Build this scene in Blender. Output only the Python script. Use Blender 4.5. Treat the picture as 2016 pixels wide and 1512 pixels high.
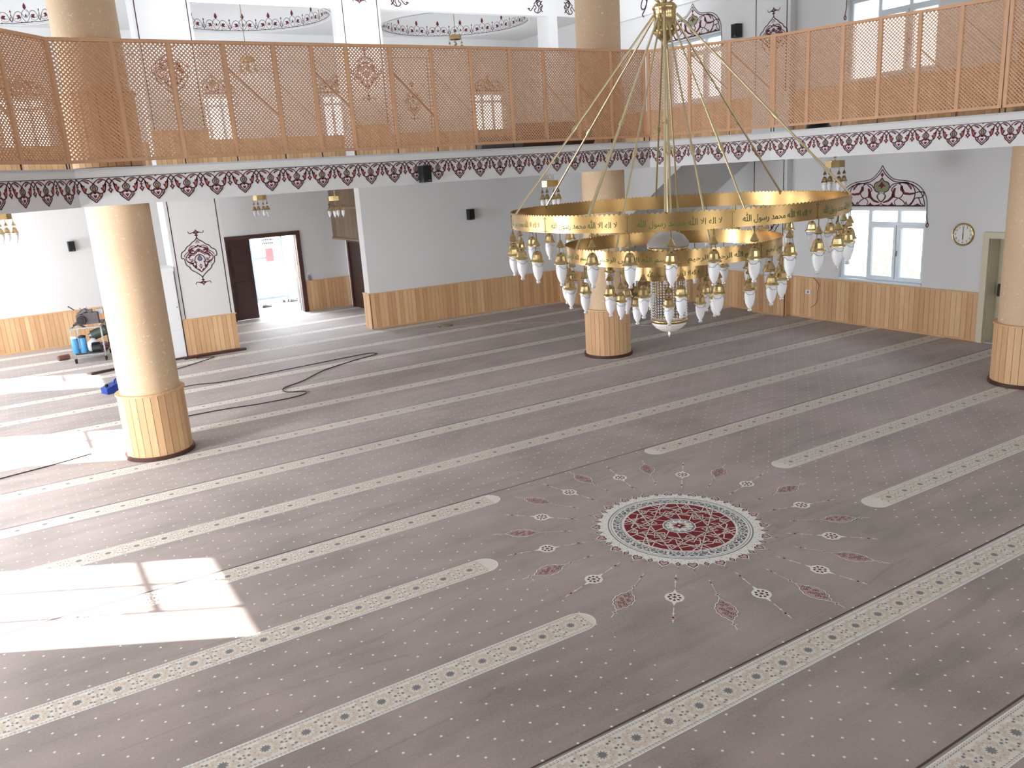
import bpy, bmesh, math, random
from math import sin, cos, pi, radians, sqrt, atan2
from mathutils import Vector, Matrix
random.seed(7)
for o in list(bpy.data.objects): bpy.data.objects.remove(o)
SC = bpy.context.scene
COL = SC.collection
# ------------------------------------------------------------------ camera
CAM_Z = 3.2818
cd = bpy.data.cameras.new('camera'); cam = bpy.data.objects.new('camera', cd); COL.objects.link(cam)
Ar = Vector((0.84931992, -0.524189, -0.06230217)); Up = Vector((0.18383682, 0.18307809, 0.96575692)); Fw = Vector((0.49483299, 0.83169003, -0.25185711))
M = Matrix((Ar, Up, -Fw)).transposed().to_4x4(); M.translation = Vector((0, 0, CAM_Z)); cam.matrix_world = M
cd.sensor_width = 36; cd.lens = 36 * 1623.656 / 2016; cd.clip_start = 0.05; cd.clip_end = 400
SC.camera = cam
# ------------------------------------------------------------------ view, world, sun, area lamps
SC.view_settings.view_transform = 'Standard'; SC.view_settings.look = 'None'
SC.view_settings.exposure = 0.35; SC.view_settings.gamma = 1.0; SC.view_settings.use_curve_mapping = False
W = bpy.data.worlds.new('world'); SC.world = W; W.use_nodes = True
bg = W.node_tree.nodes['Background']; bg.inputs[0].default_value = (0.80, 0.90, 1.0, 1); bg.inputs[1].default_value = 4.2
sd = bpy.data.lights.new('sun', 'SUN'); sd.energy = 48; sd.angle = radians(0.55); sd.color = (1.0, 0.95, 0.86)
so = bpy.data.objects.new('sun', sd); COL.objects.link(so)
SUN = Vector((0.863, -0.505, -0.372)).normalized()          # travel direction of the sunlight
so.rotation_euler = SUN.to_track_quat('-Z', 'Y').to_euler(); so.location = (-20, 20, 12)
def area_lamp(name, loc, d, sx, sy, e, col=(0.93, 0.96, 1.0)):
    l = bpy.data.lights.new(name, 'AREA'); l.shape = 'RECTANGLE'; l.size = sx; l.size_y = sy; l.energy = e; l.color = col
    o = bpy.data.objects.new(name, l); COL.objects.link(o); o.location = loc
    o.rotation_euler = Vector(d).to_track_quat('-Z', 'Z').to_euler(); return o
XL, XR, YB, YQ = -3.7, 13.6, 21.2, -4.6
for k, yc in enumerate((-1.6, 4.3, 9.52, 14.7, 19.6)):       # lamps at the left windows, two more added along solid wall
    area_lamp('window_daylight_left', (XL + 0.04, yc, 1.55), (1, 0, 0.0), 1.6, 1.2, {-1.6: 20, 4.3: 70, 9.52: 330, 14.7: 170}.get(yc, 170))
for yc in (0.5, 6.5, 12.0, 16.5):                              # added lamps for left gallery windows that are not built
    area_lamp('gallery_daylight_left', (XL + 0.04, yc, 5.1), (1, 0, 0.0), 1.7, 1.3, 25 if yc < 9 else 150)
for xc in (1.0, 4.9, 8.8):                                     # added fill lamps, high and low, at the solid wall behind the camera
    area_lamp('window_daylight_front', (xc, YQ + 0.1, 5.2), (0, 1, 0.0), 1.6, 2.4, 42)
    area_lamp('low_window_daylight_front', (xc, YQ + 0.1, 1.5), (0, 1, 0.15), 1.7, 1.3, 45)
area_lamp('dome_daylight', (4.9, 5.2, 9.3), (0, 0, -1), 5.5, 5.5, 22, (0.97, 0.98, 1.0))  # added overhead lamp, stands in for dome windows that are not built
area_lamp('porch_daylight', (5.6, 23.6, 2.95), (0, -1, -0.55), 2.0, 0.9, 700, (0.85, 0.92, 1.0))  # unseen lamp added under the porch roof, aimed in through the door
area_lamp('bay_daylight_a', (0.3, 19.0, 5.0), (0.05, 0.3, 1), 2.5, 1.0, 26)  # four unseen upward lamps added to brighten the gallery and bay ceilings
area_lamp('bay_daylight_c', (5.35, 19.1, 4.6), (0, 0.1, 1), 2.5, 1.2, 24)
area_lamp('bay_daylight_d', (10.5, 19.1, 4.6), (0, 0.1, 1), 2.5, 1.2, 24)
area_lamp('bay_daylight_b', (8.0, 15.2, 5.6), (0.05, 0.5, 1), 9.0, 1.5, 210)

# ------------------------------------------------------------------ helpers
def sRGB(r, g, b):
    f = lambda c: (c / 12.92 if c <= 0.04045 else ((c + 0.055) / 1.055) ** 2.4)
    return (f(r / 255), f(g / 255), f(b / 255), 1)
MATS = {}
def mat(name, col, rough=0.6, metal=0.0, noise=None, emis=None, trans=0, spec=None, alpha=None):
    m = bpy.data.materials.new(name); m.use_nodes = True; nt = m.node_tree; p = nt.nodes['Principled BSDF']
    p.inputs['Base Color'].default_value = col; p.inputs['Roughness'].default_value = rough; p.inputs['Metallic'].default_value = metal
    if spec is not None: p.inputs['Specular IOR Level'].default_value = spec
    if trans: p.inputs['Transmission Weight'].default_value = trans
    if emis: p.inputs['Emission Color'].default_value = emis[0]; p.inputs['Emission Strength'].default_value = emis[1]
    if noise:
        sc, amt = noise[:2]; st = noise[2] if len(noise) > 2 else (1, 1, 1)
        tc = nt.nodes.new('ShaderNodeTexCoord'); mp = nt.nodes.new('ShaderNodeMapping'); mp.inputs['Scale'].default_value = st
        nz = nt.nodes.new('ShaderNodeTexNoise'); nz.inputs['Scale'].default_value = sc; nz.inputs['Detail'].default_value = 4
        mx = nt.nodes.new('ShaderNodeMix'); mx.data_type = 'RGBA'
        mx.inputs['A'].default_value = tuple(c * (1 - amt) for c in col[:3]) + (1,)
        mx.inputs['B'].default_value = tuple(min(1, c * (1 + amt)) for c in col[:3]) + (1,)
        nt.links.new(tc.outputs['Object'], mp.inputs[0]); nt.links.new(mp.outputs[0], nz.inputs['Vector'])
        nt.links.new(nz.outputs[0], mx.inputs['Factor']); nt.links.new(mx.outputs['Result'], p.inputs['Base Color'])
    MATS[name] = m; return m
def nd(nt, t, **k):
    n = nt.nodes.new(t)
    for a, v in k.items(): setattr(n, a, v)
    return n
def mth(nt, op, a, b=None, c=None):
    n = nt.nodes.new('ShaderNodeMath'); n.operation = op
    for i, v in enumerate((a, b, c)):
        if v is None: continue
        if isinstance(v, (int, float)): n.inputs[i].default_value = v
        else: nt.links.new(v, n.inputs[i])
    return n.outputs[0]
M_wall = mat('white_plaster', sRGB(222, 222, 222), 0.85, noise=(1.2, 0.02))
M_white = mat('white_gloss', sRGB(232, 234, 236), 0.35)
M_marble = mat('grey_marble', sRGB(190, 192, 196), 0.35, noise=(5, 0.12, (1, 1, 4)))
M_maroon = mat('maroon_paint', sRGB(96, 30, 42), 0.7)
M_line = mat('dark_line_paint', sRGB(62, 30, 44), 0.7)
M_red = mat('salmon_paint', sRGB(176, 92, 80), 0.7)
M_pink = mat('pale_pink_paint', sRGB(228, 218, 220), 0.8)
M_olive = mat('olive_paint', sRGB(134, 138, 104), 0.7)
M_blue = mat('blue_grey_paint', sRGB(118, 120, 150), 0.7)
M_black = mat('black_plastic', sRGB(24, 24, 27), 0.45)
M_grille = mat('black_grille', sRGB(14, 14, 16), 0.8)
M_dark = mat('dark_metal', sRGB(52, 50, 52), 0.45, 0.6)
M_steel = mat('steel', sRGB(150, 152, 156), 0.3, 0.9)
M_cast = mat('cast_aluminium', sRGB(96, 92, 94), 0.5, 0.5, noise=(12, 0.3))
M_green = mat('green_enamel', sRGB(72, 86, 74), 0.5)
M_bluep = mat('blue_plastic', sRGB(28, 60, 150), 0.4)
M_lblue = mat('light_blue_plastic', sRGB(70, 150, 205), 0.35)
M_rubber = mat('rubber', sRGB(28, 26, 28), 0.8)
M_brown = mat('dark_brown_door', sRGB(60, 36, 32), 0.5, noise=(3, 0.2, (6, 6, 0.6)))
M_brownf = mat('brown_door_frame', sRGB(74, 42, 34), 0.45)
M_cream = mat('cream_door', sRGB(196, 188, 160), 0.5)
M_creamf = mat('cream_frame', sRGB(205, 196, 172), 0.5)
M_upvc = mat('white_upvc', sRGB(226, 236, 244), 0.3)
M_brass = mat('polished_brass', sRGB(196, 172, 124), 0.2, 1.0)
M_band = mat('brushed_brass', sRGB(168, 138, 92), 0.26, 1.0)
M_rod = mat('pale_brass_rod', sRGB(214, 200, 162), 0.28, 1.0)
M_wire = mat('dark_wire', sRGB(90, 74, 50), 0.4, 0.8)
M_frost = mat('frosted_glass', sRGB(236, 238, 242), 0.35)
M_frost.node_tree.nodes['Principled BSDF'].inputs['Subsurface Weight'].default_value = 0.3
M_clear = mat('clear_glass_bead', (0.93, 0.95, 0.97, 1), 0.05, spec=0.8, trans=0.7)
M_crystal = mat('crystal', (0.93, 0.91, 0.88, 1), 0.12, 0.15, spec=0.9)
M_canopy = mat('smoky_canopy', sRGB(176, 170, 164), 0.25)
M_script = mat('green_script', sRGB(76, 104, 40), 0.5)
M_cable = mat('black_cable', sRGB(38, 30, 34), 0.6)
M_thin = mat('beige_wire', sRGB(190, 180, 168), 0.6)
M_tile = mat('porch_tile', sRGB(140, 139, 136), 0.5, noise=(2, 0.05))
M_ground = mat('dry_ground', sRGB(190, 182, 160), 0.95, noise=(0.6, 0.2))
M_weed = mat('dry_weed', sRGB(206, 208, 190), 0.9, noise=(4, 0.2))
M_gate = mat('gate_metal', sRGB(112, 124, 134), 0.5, 0.1)
M_cfloor = mat('concrete', sRGB(150, 148, 146), 0.9)
M_paper = mat('paper', sRGB(238, 238, 232), 0.8)
M_poster = mat('red_poster', sRGB(196, 84, 88), 0.7)
M_roll = mat('rolled_rug', sRGB(120, 84, 72), 0.9, noise=(9, 0.25))
M_greyc = mat('grey_cloth', sRGB(130, 132, 134), 0.9, noise=(6, 0.2))
M_glass = mat('window_glass', (0.95, 0.98, 1, 1), 0.0, trans=1.0)
def glass_setup(m):      # thin pane: mostly clear, a faint reflection
    nt = m.node_tree; nt.nodes.clear()
    out = nd(nt, 'ShaderNodeOutputMaterial'); tr = nd(nt, 'ShaderNodeBsdfTransparent'); gl = nd(nt, 'ShaderNodeBsdfGlossy'); gl.inputs['Roughness'].default_value = 0.02
    fr = nd(nt, 'ShaderNodeFresnel'); fr.inputs[0].default_value = 1.35; mx = nd(nt, 'ShaderNodeMixShader')
    nt.links.new(fr.outputs[0], mx.inputs[0]); nt.links.new(tr.outputs[0], mx.inputs[1]); nt.links.new(gl.outputs[0], mx.inputs[2]); nt.links.new(mx.outputs[0], out.inputs[0])
glass_setup(M_glass)
def wood(name, base, dark, rough=0.5, grain=(9, 9, 0.9)):
    m = bpy.data.materials.new(name); m.use_nodes = True; nt = m.node_tree; p = nt.nodes['Principled BSDF']; p.inputs['Roughness'].default_value = rough
    at = nd(nt, 'ShaderNodeAttribute', attribute_name='tint'); tc = nd(nt, 'ShaderNodeTexCoord')
    mp = nd(nt, 'ShaderNodeMapping'); mp.inputs['Scale'].default_value = grain
    nz = nd(nt, 'ShaderNodeTexNoise'); nz.inputs['Scale'].default_value = 3.5; nz.inputs['Detail'].default_value = 6; nz.inputs['Distortion'].default_value = 0.6
    nt.links.new(tc.outputs['Object'], mp.inputs[0]); nt.links.new(mp.outputs[0], nz.inputs['Vector'])
    f = mth(nt, 'ADD', mth(nt, 'MULTIPLY', at.outputs['Fac'], 0.52), mth(nt, 'MULTIPLY', nz.outputs[0], 0.45))
    cr = nd(nt, 'ShaderNodeValToRGB'); cr.color_ramp.elements[0].position = 0.15; cr.color_ramp.elements[0].color = base
    cr.color_ramp.elements[1].position = 1.0; cr.color_ramp.elements[1].color = dark
    nt.links.new(f, cr.inputs[0]); nt.links.new(cr.outputs[0], p.inputs['Base Color']); return m
M_pine = wood('pine_boards', sRGB(232, 194, 148), sRGB(190, 140, 98))
M_pineD = mat('board_gap', sRGB(110, 70, 42), 0.8)
M_lat = wood('lattice_wood', sRGB(224, 178, 140), sRGB(190, 142, 106), 0.6)
M_clad = wood('brown_cladding', sRGB(132, 112, 92), sRGB(96, 78, 62), 0.6)
def plaster_flecks():
    m = bpy.data.materials.new('cream_straw_plaster'); m.use_nodes = True; nt = m.node_tree; p = nt.nodes['Principled BSDF']; p.inputs['Roughness'].default_value = 0.6
    tc = nd(nt, 'ShaderNodeTexCoord'); n1 = nd(nt, 'ShaderNodeTexNoise'); n1.inputs['Scale'].default_value = 10; n1.inputs['Detail'].default_value = 1.0
    n2 = nd(nt, 'ShaderNodeTexNoise'); n2.inputs['Scale'].default_value = 19; n3 = nd(nt, 'ShaderNodeTexNoise'); n3.inputs['Scale'].default_value = 1.3
    for n in (n1, n2, n3): nt.links.new(tc.outputs['Object'], n.inputs['Vector'])
    lv = mth(nt, 'ABSOLUTE', mth(nt, 'SUBTRACT', mth(nt, 'FRACT', mth(nt, 'MULTIPLY', n1.outputs[0], 5)), 0.5))
    line = mth(nt, 'LESS_THAN', lv, 0.03); msk = mth(nt, 'GREATER_THAN', n2.outputs[0], 0.545)
    f = mth(nt, 'MULTIPLY', line, msk)
    c1 = nd(nt, 'ShaderNodeMix', data_type='RGBA'); c1.inputs['A'].default_value = sRGB(218, 190, 156); c1.inputs['B'].default_value = sRGB(206, 176, 144); nt.links.new(n3.outputs[0], c1.inputs['Factor'])
    c2 = nd(nt, 'ShaderNodeMix', data_type='RGBA'); c2.inputs['B'].default_value = sRGB(238, 224, 196); nt.links.new(f, c2.inputs['Factor']); nt.links.new(c1.outputs['Result'], c2.inputs['A'])
    nt.links.new(c2.outputs['Result'], p.inputs['Base Color']); return m
M_pillar = plaster_flecks()
RUG = (4.838, 5.285)
def carpet_mat():
    m = bpy.data.materials.new('taupe_carpet'); m.use_nodes = True; nt = m.node_tree; p = nt.nodes['Principled BSDF']; p.inputs['Roughness'].default_value = 0.68
    p.inputs['Specular IOR Level'].default_value = 0.4
    p.inputs['Sheen Weight'].default_value = 0.3; p.inputs['Sheen Roughness'].default_value = 0.6; p.inputs['Sheen Tint'].default_value = (0.96, 0.93, 0.94, 1)
    tc = nd(nt, 'ShaderNodeTexCoord'); sx = nd(nt, 'ShaderNodeSeparateXYZ'); nt.links.new(tc.outputs['Object'], sx.inputs[0]); X, Y = sx.outputs[0], sx.outputs[1]
    v = mth(nt, 'DIVIDE', mth(nt, 'SUBTRACT', Y, 5.59), 0.1075); r = mth(nt, 'ROUND', v); fv = mth(nt, 'MULTIPLY', mth(nt, 'SUBTRACT', v, r), 0.1075)
    odd = mth(nt, 'MULTIPLY', mth(nt, 'FLOORED_MODULO', r, 2.0), 0.5)
    u = mth(nt, 'ADD', mth(nt, 'DIVIDE', mth(nt, 'ADD', X, 0.17), 0.2508), odd); fu = mth(nt, 'MULTIPLY', mth(nt, 'SUBTRACT', u, mth(nt, 'ROUND', u)), 0.2508)
    d = mth(nt, 'SQRT', mth(nt, 'ADD', mth(nt, 'MULTIPLY', fu, fu), mth(nt, 'MULTIPLY', fv, fv)))
    dot = mth(nt, 'LESS_THAN', d, 0.0085)
    ax = mth(nt, 'ABSOLUTE', mth(nt, 'SUBTRACT', X, RUG[0])); ay = mth(nt, 'ABSOLUTE', mth(nt, 'SUBTRACT', Y, RUG[1] - 0.05))
    outm = mth(nt, 'MAXIMUM', mth(nt, 'GREATER_THAN', ax, 1.62), mth(nt, 'GREATER_THAN', ay, 1.78))
    dot = mth(nt, 'MULTIPLY', dot, outm)
    def noise(sc, st, det=3):
        mp = nd(nt, 'ShaderNodeMapping'); mp.inputs['Scale'].default_value = st; nz = nd(nt, 'ShaderNodeTexNoise'); nz.inputs['Scale'].default_value = sc; nz.inputs['Detail'].default_value = det; nz.inputs['Distortion'].default_value = 0.5
        nt.links.new(tc.outputs['Object'], mp.inputs[0]); nt.links.new(mp.outputs[0], nz.inputs['Vector']); return nz.outputs[0]
    a = noise(0.9, (1, 1, 1)); b = noise(2.2, (0.35, 2.0, 1), 5); c = noise(60, (1, 1, 1), 2)
    f = mth(nt, 'ADD', mth(nt, 'ADD', mth(nt, 'MULTIPLY', a, 0.5), mth(nt, 'MULTIPLY', b, 0.35)), mth(nt, 'MULTIPLY', c, 0.2))
    cr = nd(nt, 'ShaderNodeValToRGB'); e = cr.color_ramp.elements; e[0].position = 0.38; e[0].color = sRGB(118, 106, 98); e[1].position = 0.66; e[1].color = sRGB(158, 141, 137)
    el = e.new(0.52); el.color = sRGB(142, 127, 120); nt.links.new(f, cr.inputs[0])
    lv = mth(nt, 'ABSOLUTE', mth(nt, 'SUBTRACT', noise(1.0, (0.16, 2.2, 1), 1), 0.5))       # faint trodden creases
    crease = mth(nt, 'MULTIPLY', mth(nt, 'MULTIPLY', mth(nt, 'LESS_THAN', lv, 0.008), mth(nt, 'GREATER_THAN', noise(1.1, (0.6, 1.5, 1), 2), 0.50)), 0.22)
    c1 = nd(nt, 'ShaderNodeMix', data_type='RGBA'); c1.inputs['B'].default_value = sRGB(92, 78, 78); nt.links.new(crease, c1.inputs['Factor']); nt.links.new(cr.outputs[0], c1.inputs['A'])
    c2 = nd(nt, 'ShaderNodeMix', data_type='RGBA'); c2.inputs['B'].default_value = sRGB(224, 218, 208); nt.links.new(dot, c2.inputs['Factor']); nt.links.new(c1.outputs['Result'], c2.inputs['A'])
    nt.links.new(c2.outputs['Result'], p.inputs['Base Color'])
    bp = nd(nt, 'ShaderNodeBump'); bp.inputs['Strength'].default_value = 0.12; bp.inputs['Distance'].default_value = 0.02; nt.links.new(b, bp.inputs['Height']); nt.links.new(bp.outputs[0], p.inputs['Normal'])
    return m
M_carpet = carpet_mat()
M_cband = mat('carpet_band_offwhite', sRGB(214, 206, 194), 0.95, noise=(4, 0.06))
M_cpetal = mat('carpet_petal_beige', sRGB(198, 182, 164), 0.95)
M_cgrey = mat('carpet_star_grey', sRGB(104, 100, 102), 0.95)
M_cblue = mat('carpet_blue_grey', sRGB(128, 130, 138), 0.95)
M_cwhite = mat('carpet_ivory', sRGB(222, 220, 212), 0.95, noise=(5, 0.05))
M_cred = mat('carpet_crimson', sRGB(122, 26, 36), 0.95, noise=(6, 0.15))
M_cmar = mat('carpet_dark_maroon', sRGB(88, 32, 42), 0.95)
M_cpink = mat('carpet_rose', sRGB(186, 160, 156), 0.95)
M_seam = mat('carpet_seam', sRGB(82, 66, 66), 0.95)

for m_ in (M_cband, M_cpetal, M_cwhite, M_cgrey):
    p_ = m_.node_tree.nodes['Principled BSDF']; p_.inputs['Sheen Weight'].default_value = 0.25; p_.inputs['Roughness'].default_value = 0.7; p_.inputs['Sheen Roughness'].default_value = 0.6
class MB:
    """collects polygons, then links them as one mesh object"""
    def __init__(s): s.v = []; s.f = []; s.m = []; s.t = []; s.sm = []
    def add(s, vs, fs, mi=0, tint=0.5, smooth=False):
        n = len(s.v); s.v += [tuple(v) for v in vs]
        for f in fs: s.f.append([n + i for i in f]); s.m.append(mi); s.t.append(tint); s.sm.append(smooth)
    def box(s, x0, x1, y0, y1, z0, z1, mi=0, tint=0.5):
        s.obox((x0, y0, z0), (x1 - x0, 0, 0), (0, y1 - y0, 0), (0, 0, z1 - z0), mi, tint)
    def obox(s, o, a, b, c, mi=0, tint=0.5):
        o, a, b, c = map(Vector, (o, a, b, c)); v = [o, o + a, o + a + b, o + b, o + c, o + a + c, o + a + b + c, o + b + c]
        s.add(v, [(0, 3, 2, 1), (4, 5, 6, 7), (0, 1, 5, 4), (1, 2, 6, 5), (2, 3, 7, 6), (3, 0, 4, 7)], mi, tint)
    def prism(s, pts, d, mi=0, tint=0.5):
        d = Vector(d); p = [Vector(q) for q in pts]; n = len(p)
        s.add(p + [q + d for q in p], [tuple(range(n))[::-1], tuple(range(n, 2 * n))] + [(i, (i + 1) % n, n + (i + 1) % n, n + i) for i in range(n)], mi, tint)
    def lathe(s, prof, c=(0, 0, 0), n=24, mi=0, tint=0.5, smooth=True, a0=0, a1=2 * pi, sx=1, sy=1):
        full = abs(a1 - a0 - 2 * pi) < 1e-6; k = n if full else n + 1; vs = []
        for r, z in prof:
            for i in range(k):
                a = a0 + (a1 - a0) * i / n; vs.append((c[0] + r * sx * cos(a), c[1] + r * sy * sin(a), c[2] + z))
        fs = []
        for j in range(len(prof) - 1):
            for i in range(n):
                i2 = (i + 1) % k if full else i + 1
                fs.append((j * k + i, j * k + i2, (j + 1) * k + i2, (j + 1) * k + i))
        s.add(vs, fs, mi, tint, smooth)
    def cyl(s, p0, p1, r0, r1=None, n=10, mi=0, tint=0.5, smooth=True, caps=True):
        p0, p1 = Vector(p0), Vector(p1); r1 = r0 if r1 is None else r1; d = (p1 - p0).normalized(); x = d.orthogonal().normalized(); y = d.cross(x)
        vs = [p0 + (x * cos(2 * pi * i / n) + y * sin(2 * pi * i / n)) * r0 for i in range(n)] + [p1 + (x * cos(2 * pi * i / n) + y * sin(2 * pi * i / n)) * r1 for i in range(n)]
        s.add(vs, [(i, (i + 1) % n, n + (i + 1) % n, n + i) for i in range(n)], mi, tint, smooth)
        if caps: s.add(vs, [tuple(range(n))[::-1], tuple(range(n, 2 * n))], mi, tint)
    def tube(s, pts, r, n=6, mi=0, closed=False):
        P = [Vector(p) for p in pts]; k = len(P); vs = []; x = None
        for i in range(k):
            a = P[(i - 1) % k] if closed or i else P[i]; b = P[(i + 1) % k] if closed or i < k - 1 else P[i]; d = (b - a).normalized()
            if x is None: x = d.orthogonal().normalized()
            x = (x - d * x.dot(d)); x = x.normalized() if x.length > 1e-6 else d.orthogonal().normalized(); y = d.cross(x)
            vs += [P[i] + (x * cos(2 * pi * j / n) + y * sin(2 * pi * j / n)) * r for j in range(n)]
        s.add(vs, [(i * n + j, i * n + (j + 1) % n, ((i + 1) % k) * n + (j + 1) % n, ((i + 1) % k) * n + j) for i in range(k if closed else k - 1) for j in range(n)], mi, 0.5, True)
    def build(s, name, mats, parent=None, loc=None):
        me = bpy.data.meshes.new(name); me.from_pydata(s.v, [], s.f)
        if not isinstance(mats, (list, tuple)): mats = [mats]
        for m in mats: me.materials.append(m)
        me.polygons.foreach_set('material_index', s.m); me.polygons.foreach_set('use_smooth', s.sm)
        at = me.attributes.new('tint', 'FLOAT', 'FACE'); at.data.foreach_set('value', s.t)
        me.update(); o = bpy.data.objects.new(name, me); COL.objects.link(o)
        if parent: o.parent = parent
        if loc: o.location = loc
        return o
def thing(name, label, cat, loc=(0, 0, 0), rz=0, group=None):
    o = bpy.data.objects.new(name, None); COL.objects.link(o); o.location = loc; o.rotation_euler = (0, 0, rz); o.empty_display_size = 0.1
    return tag(o, label, cat, group)
def tag(o, label, cat, group=None, kind=None):
    if label: o['label'] = label
    if cat: o['category'] = cat
    if group: o['group'] = group
    if kind: o['kind'] = kind
    return o
def struct(o): o['kind'] = 'structure'; return o
def copy_tree(o, parent=None, loc=None, rz=None, label=None):
    c = o.copy(); COL.objects.link(c); c.parent = parent
    if loc is not None: c.location = loc
    if rz is not None: c.rotation_euler = (0, 0, rz)
    if label: c['label'] = label
    for ch in list(o.children): copy_tree(ch, c)
    return c
def spl(pts, n=5, closed=False):
    P = [Vector(p) for p in pts]; k = len(P); out = []
    for i in range(k if closed else k - 1):
        if closed: a, b, c, d = P[(i - 1) % k], P[i], P[(i + 1) % k], P[(i + 2) % k]
        else: a, b, c, d = P[max(i - 1, 0)], P[i], P[i + 1], P[min(i + 2, k - 1)]
        for j in range(n):
            t = j / n; out.append(0.5 * ((2 * b) + (c - a) * t + (2 * a - 5 * b + 4 * c - d) * t * t + (3 * b - a - 3 * c + d) * t ** 3))
    if not closed: out.append(P[-1])
    return out
class Orn:
    """flat painted ornament in (u, v); polygons keep a material index and a small lift"""
    def __init__(s): s.p = []
    def fill(s, pts, mi, lift=1): s.p.append(([tuple(p) for p in pts], mi, lift))
    def stroke(s, pts, w, mi, lift=2, closed=False, taper=0):
        P = [Vector(p) for p in pts]; k = len(P); L = []; R = []
        for i in range(k):
            a = P[(i - 1) % k] if closed or i else P[i]; b = P[(i + 1) % k] if closed or i < k - 1 else P[i]
            d = b - a
            if d.length < 1e-9: d = Vector((1, 0))
            d.normalize(); n = Vector((-d.y, d.x)); ww = w / 2 * (1 - taper * abs(2 * i / (k - 1) - 1)) if not closed else w / 2
            L.append(P[i] + n * ww); R.append(P[i] - n * ww)
        for i in range(k if closed else k - 1):
            j = (i + 1) % k; s.p.append(([tuple(R[i]), tuple(R[j]), tuple(L[j]), tuple(L[i])], mi, lift))
    def sym(s, fn):
        """run fn for the right half and mirror it"""
        o = Orn(); fn(o); s.p += o.p; s.p += [([(-x, y) for x, y in q][::-1], m, l) for q, m, l in o.p]
    def place(s, o, sx=1, sy=1, dx=0, dy=0, rot=0):
        c, n = cos(rot), sin(rot)
        for q, m, l in o.p:
            qq = [(x * sx, y * sy) for x, y in q]; s.p.append(([(x * c - y * n + dx, x * n + y * c + dy) for x, y in qq], m, l))
    def emit(s, mb, fn, off=1):
        for q, m, l in s.p: mb.add([fn(x, y, l * 0.0012) for x, y in q], [tuple(range(len(q)))], m + off)
ORN = [M_line, M_maroon, M_red, M_pink, M_olive, M_blue]     # material order of painted ornament
LINE, MAR, RED, PINK, OLV, BLU = range(6)

# ------------------------------------------------------------------ floor and carpet
b = MB(); b.box(XL - 0.3, XR + 0.3, YQ - 0.3, YB + 0.3, -0.25, -0.012); struct(b.build('floor', M_cfloor))
rug = thing('prayer_carpet', 'wall to wall taupe prayer carpet with pale star bands and a crimson medallion', 'carpet')
b = MB(); b.box(XL, XR, YQ, YB, -0.012, 0); b.build('carpet_pile', M_carpet, rug)
D = 1.236; P0 = 0.2511
CM = [M_cband, M_cpetal, M_cgrey, M_cblue, M_cwhite, M_cred, M_cmar, M_cpink, M_seam]
def rc(o, x, y, r, n, mi, rot=0, lift=2, sx=1): o.fill([(x + r * sx * cos(rot + 2 * pi * i / n), y + r * sin(rot + 2 * pi * i / n)) for i in range(n)], mi, lift)
def star(o, x, y, R, r, n, mi, rot=0, lift=2): o.fill([(x + (R if i % 2 == 0 else r) * cos(rot + pi * i / n), y + (R if i % 2 == 0 else r) * sin(rot + pi * i / n)) for i in range(2 * n)], mi, lift)
def band_tile(detail):
    o = Orn(); h = P0 / 2
    if detail:
        for k in range(10):      # petals round the star
            a = 2 * pi * (k + .5) / 10; q = []
            for rr, da in ((0.040, 0), (0.050, 0.20), (0.068, 0.265), (0.084, 0.21), (0.093, 0), (0.084, -0.21), (0.068, -0.265), (0.050, -0.20)): q.append((rr * cos(a + da), min(0.092, max(-0.092, rr * sin(a + da)))))
            o.fill(q, 1, 1 + .02 * k)
        star(o, 0, 0, 0.038, 0.0205, 10, 2, 0, 2)
        for k in range(10):
            a = 2 * pi * k / 10
            if abs(sin(a)) * 0.062 < .09: rc(o, 0.062 * cos(a), 0.062 * sin(a), 0.0052, 3, 2, a + pi, 2.2)
            if abs(sin(a)) * 0.099 < .088: star(o, 0.099 * cos(a), 0.099 * sin(a), 0.0145, 0.0065, 5, 2, a, 2.4)
        for x, y in ((h, .046), (h, -.046), (h, .084), (h, -.084)): rc(o, x, y, 0.0175, 6, 1, 0, 1.5)
        for x, y in ((h, .0135), (h, -.0135)): star(o, x, y, 0.010, 0.005, 5, 2, pi / 2 if y > 0 else -pi / 2, 2.6)
        for x, y in ((h - .022, .068), (h + .022 - P0, .068), (h - .022, -.068), (h + .022 - P0, -.068)): star(o, x, y, 0.011, 0.005, 4, 2, .3, 2.8)
    else:
        star(o, 0, 0, 0.034, 0.018, 8, 2)
        for sx_ in (-1, 1):
            for sy_ in (-1, 1): star(o, 0.068 * sx_, 0.042 * sy_, 0.014, 0.008, 4, 2); star(o, 0.105 * sx_, 0.078 * sy_, 0.012, 0.006, 4, 2)
        star(o, h, 0, 0.016, 0.008, 4, 2)
    n = 10 if detail else 5
    for i in range(n):
        x = -h + P0 * (i + .5) / n; w = P0 / n * 0.32
        for sg in (-1, 1): o.fill([(x - w, sg * 0.1025 - 0.0022), (x + w, sg * 0.1025 - 0.0022 + 0.003 * sg), (x + w, sg * 0.1025 + 0.0022 + 0.003 * sg), (x - w, sg * 0.1025 + 0.0022)], 2, 2); o.fill([(x - w, sg * 0.1185), (x, sg * 0.1150), (x + w, sg * 0.1185)], 2, 2)
    return o
TD, TF = band_tile(True), band_tile(False)
HW = 0.122
def lay(y): return lambda x_, y_, l: (x_, y + y_, 0.0004 + l * 0.5)
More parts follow.
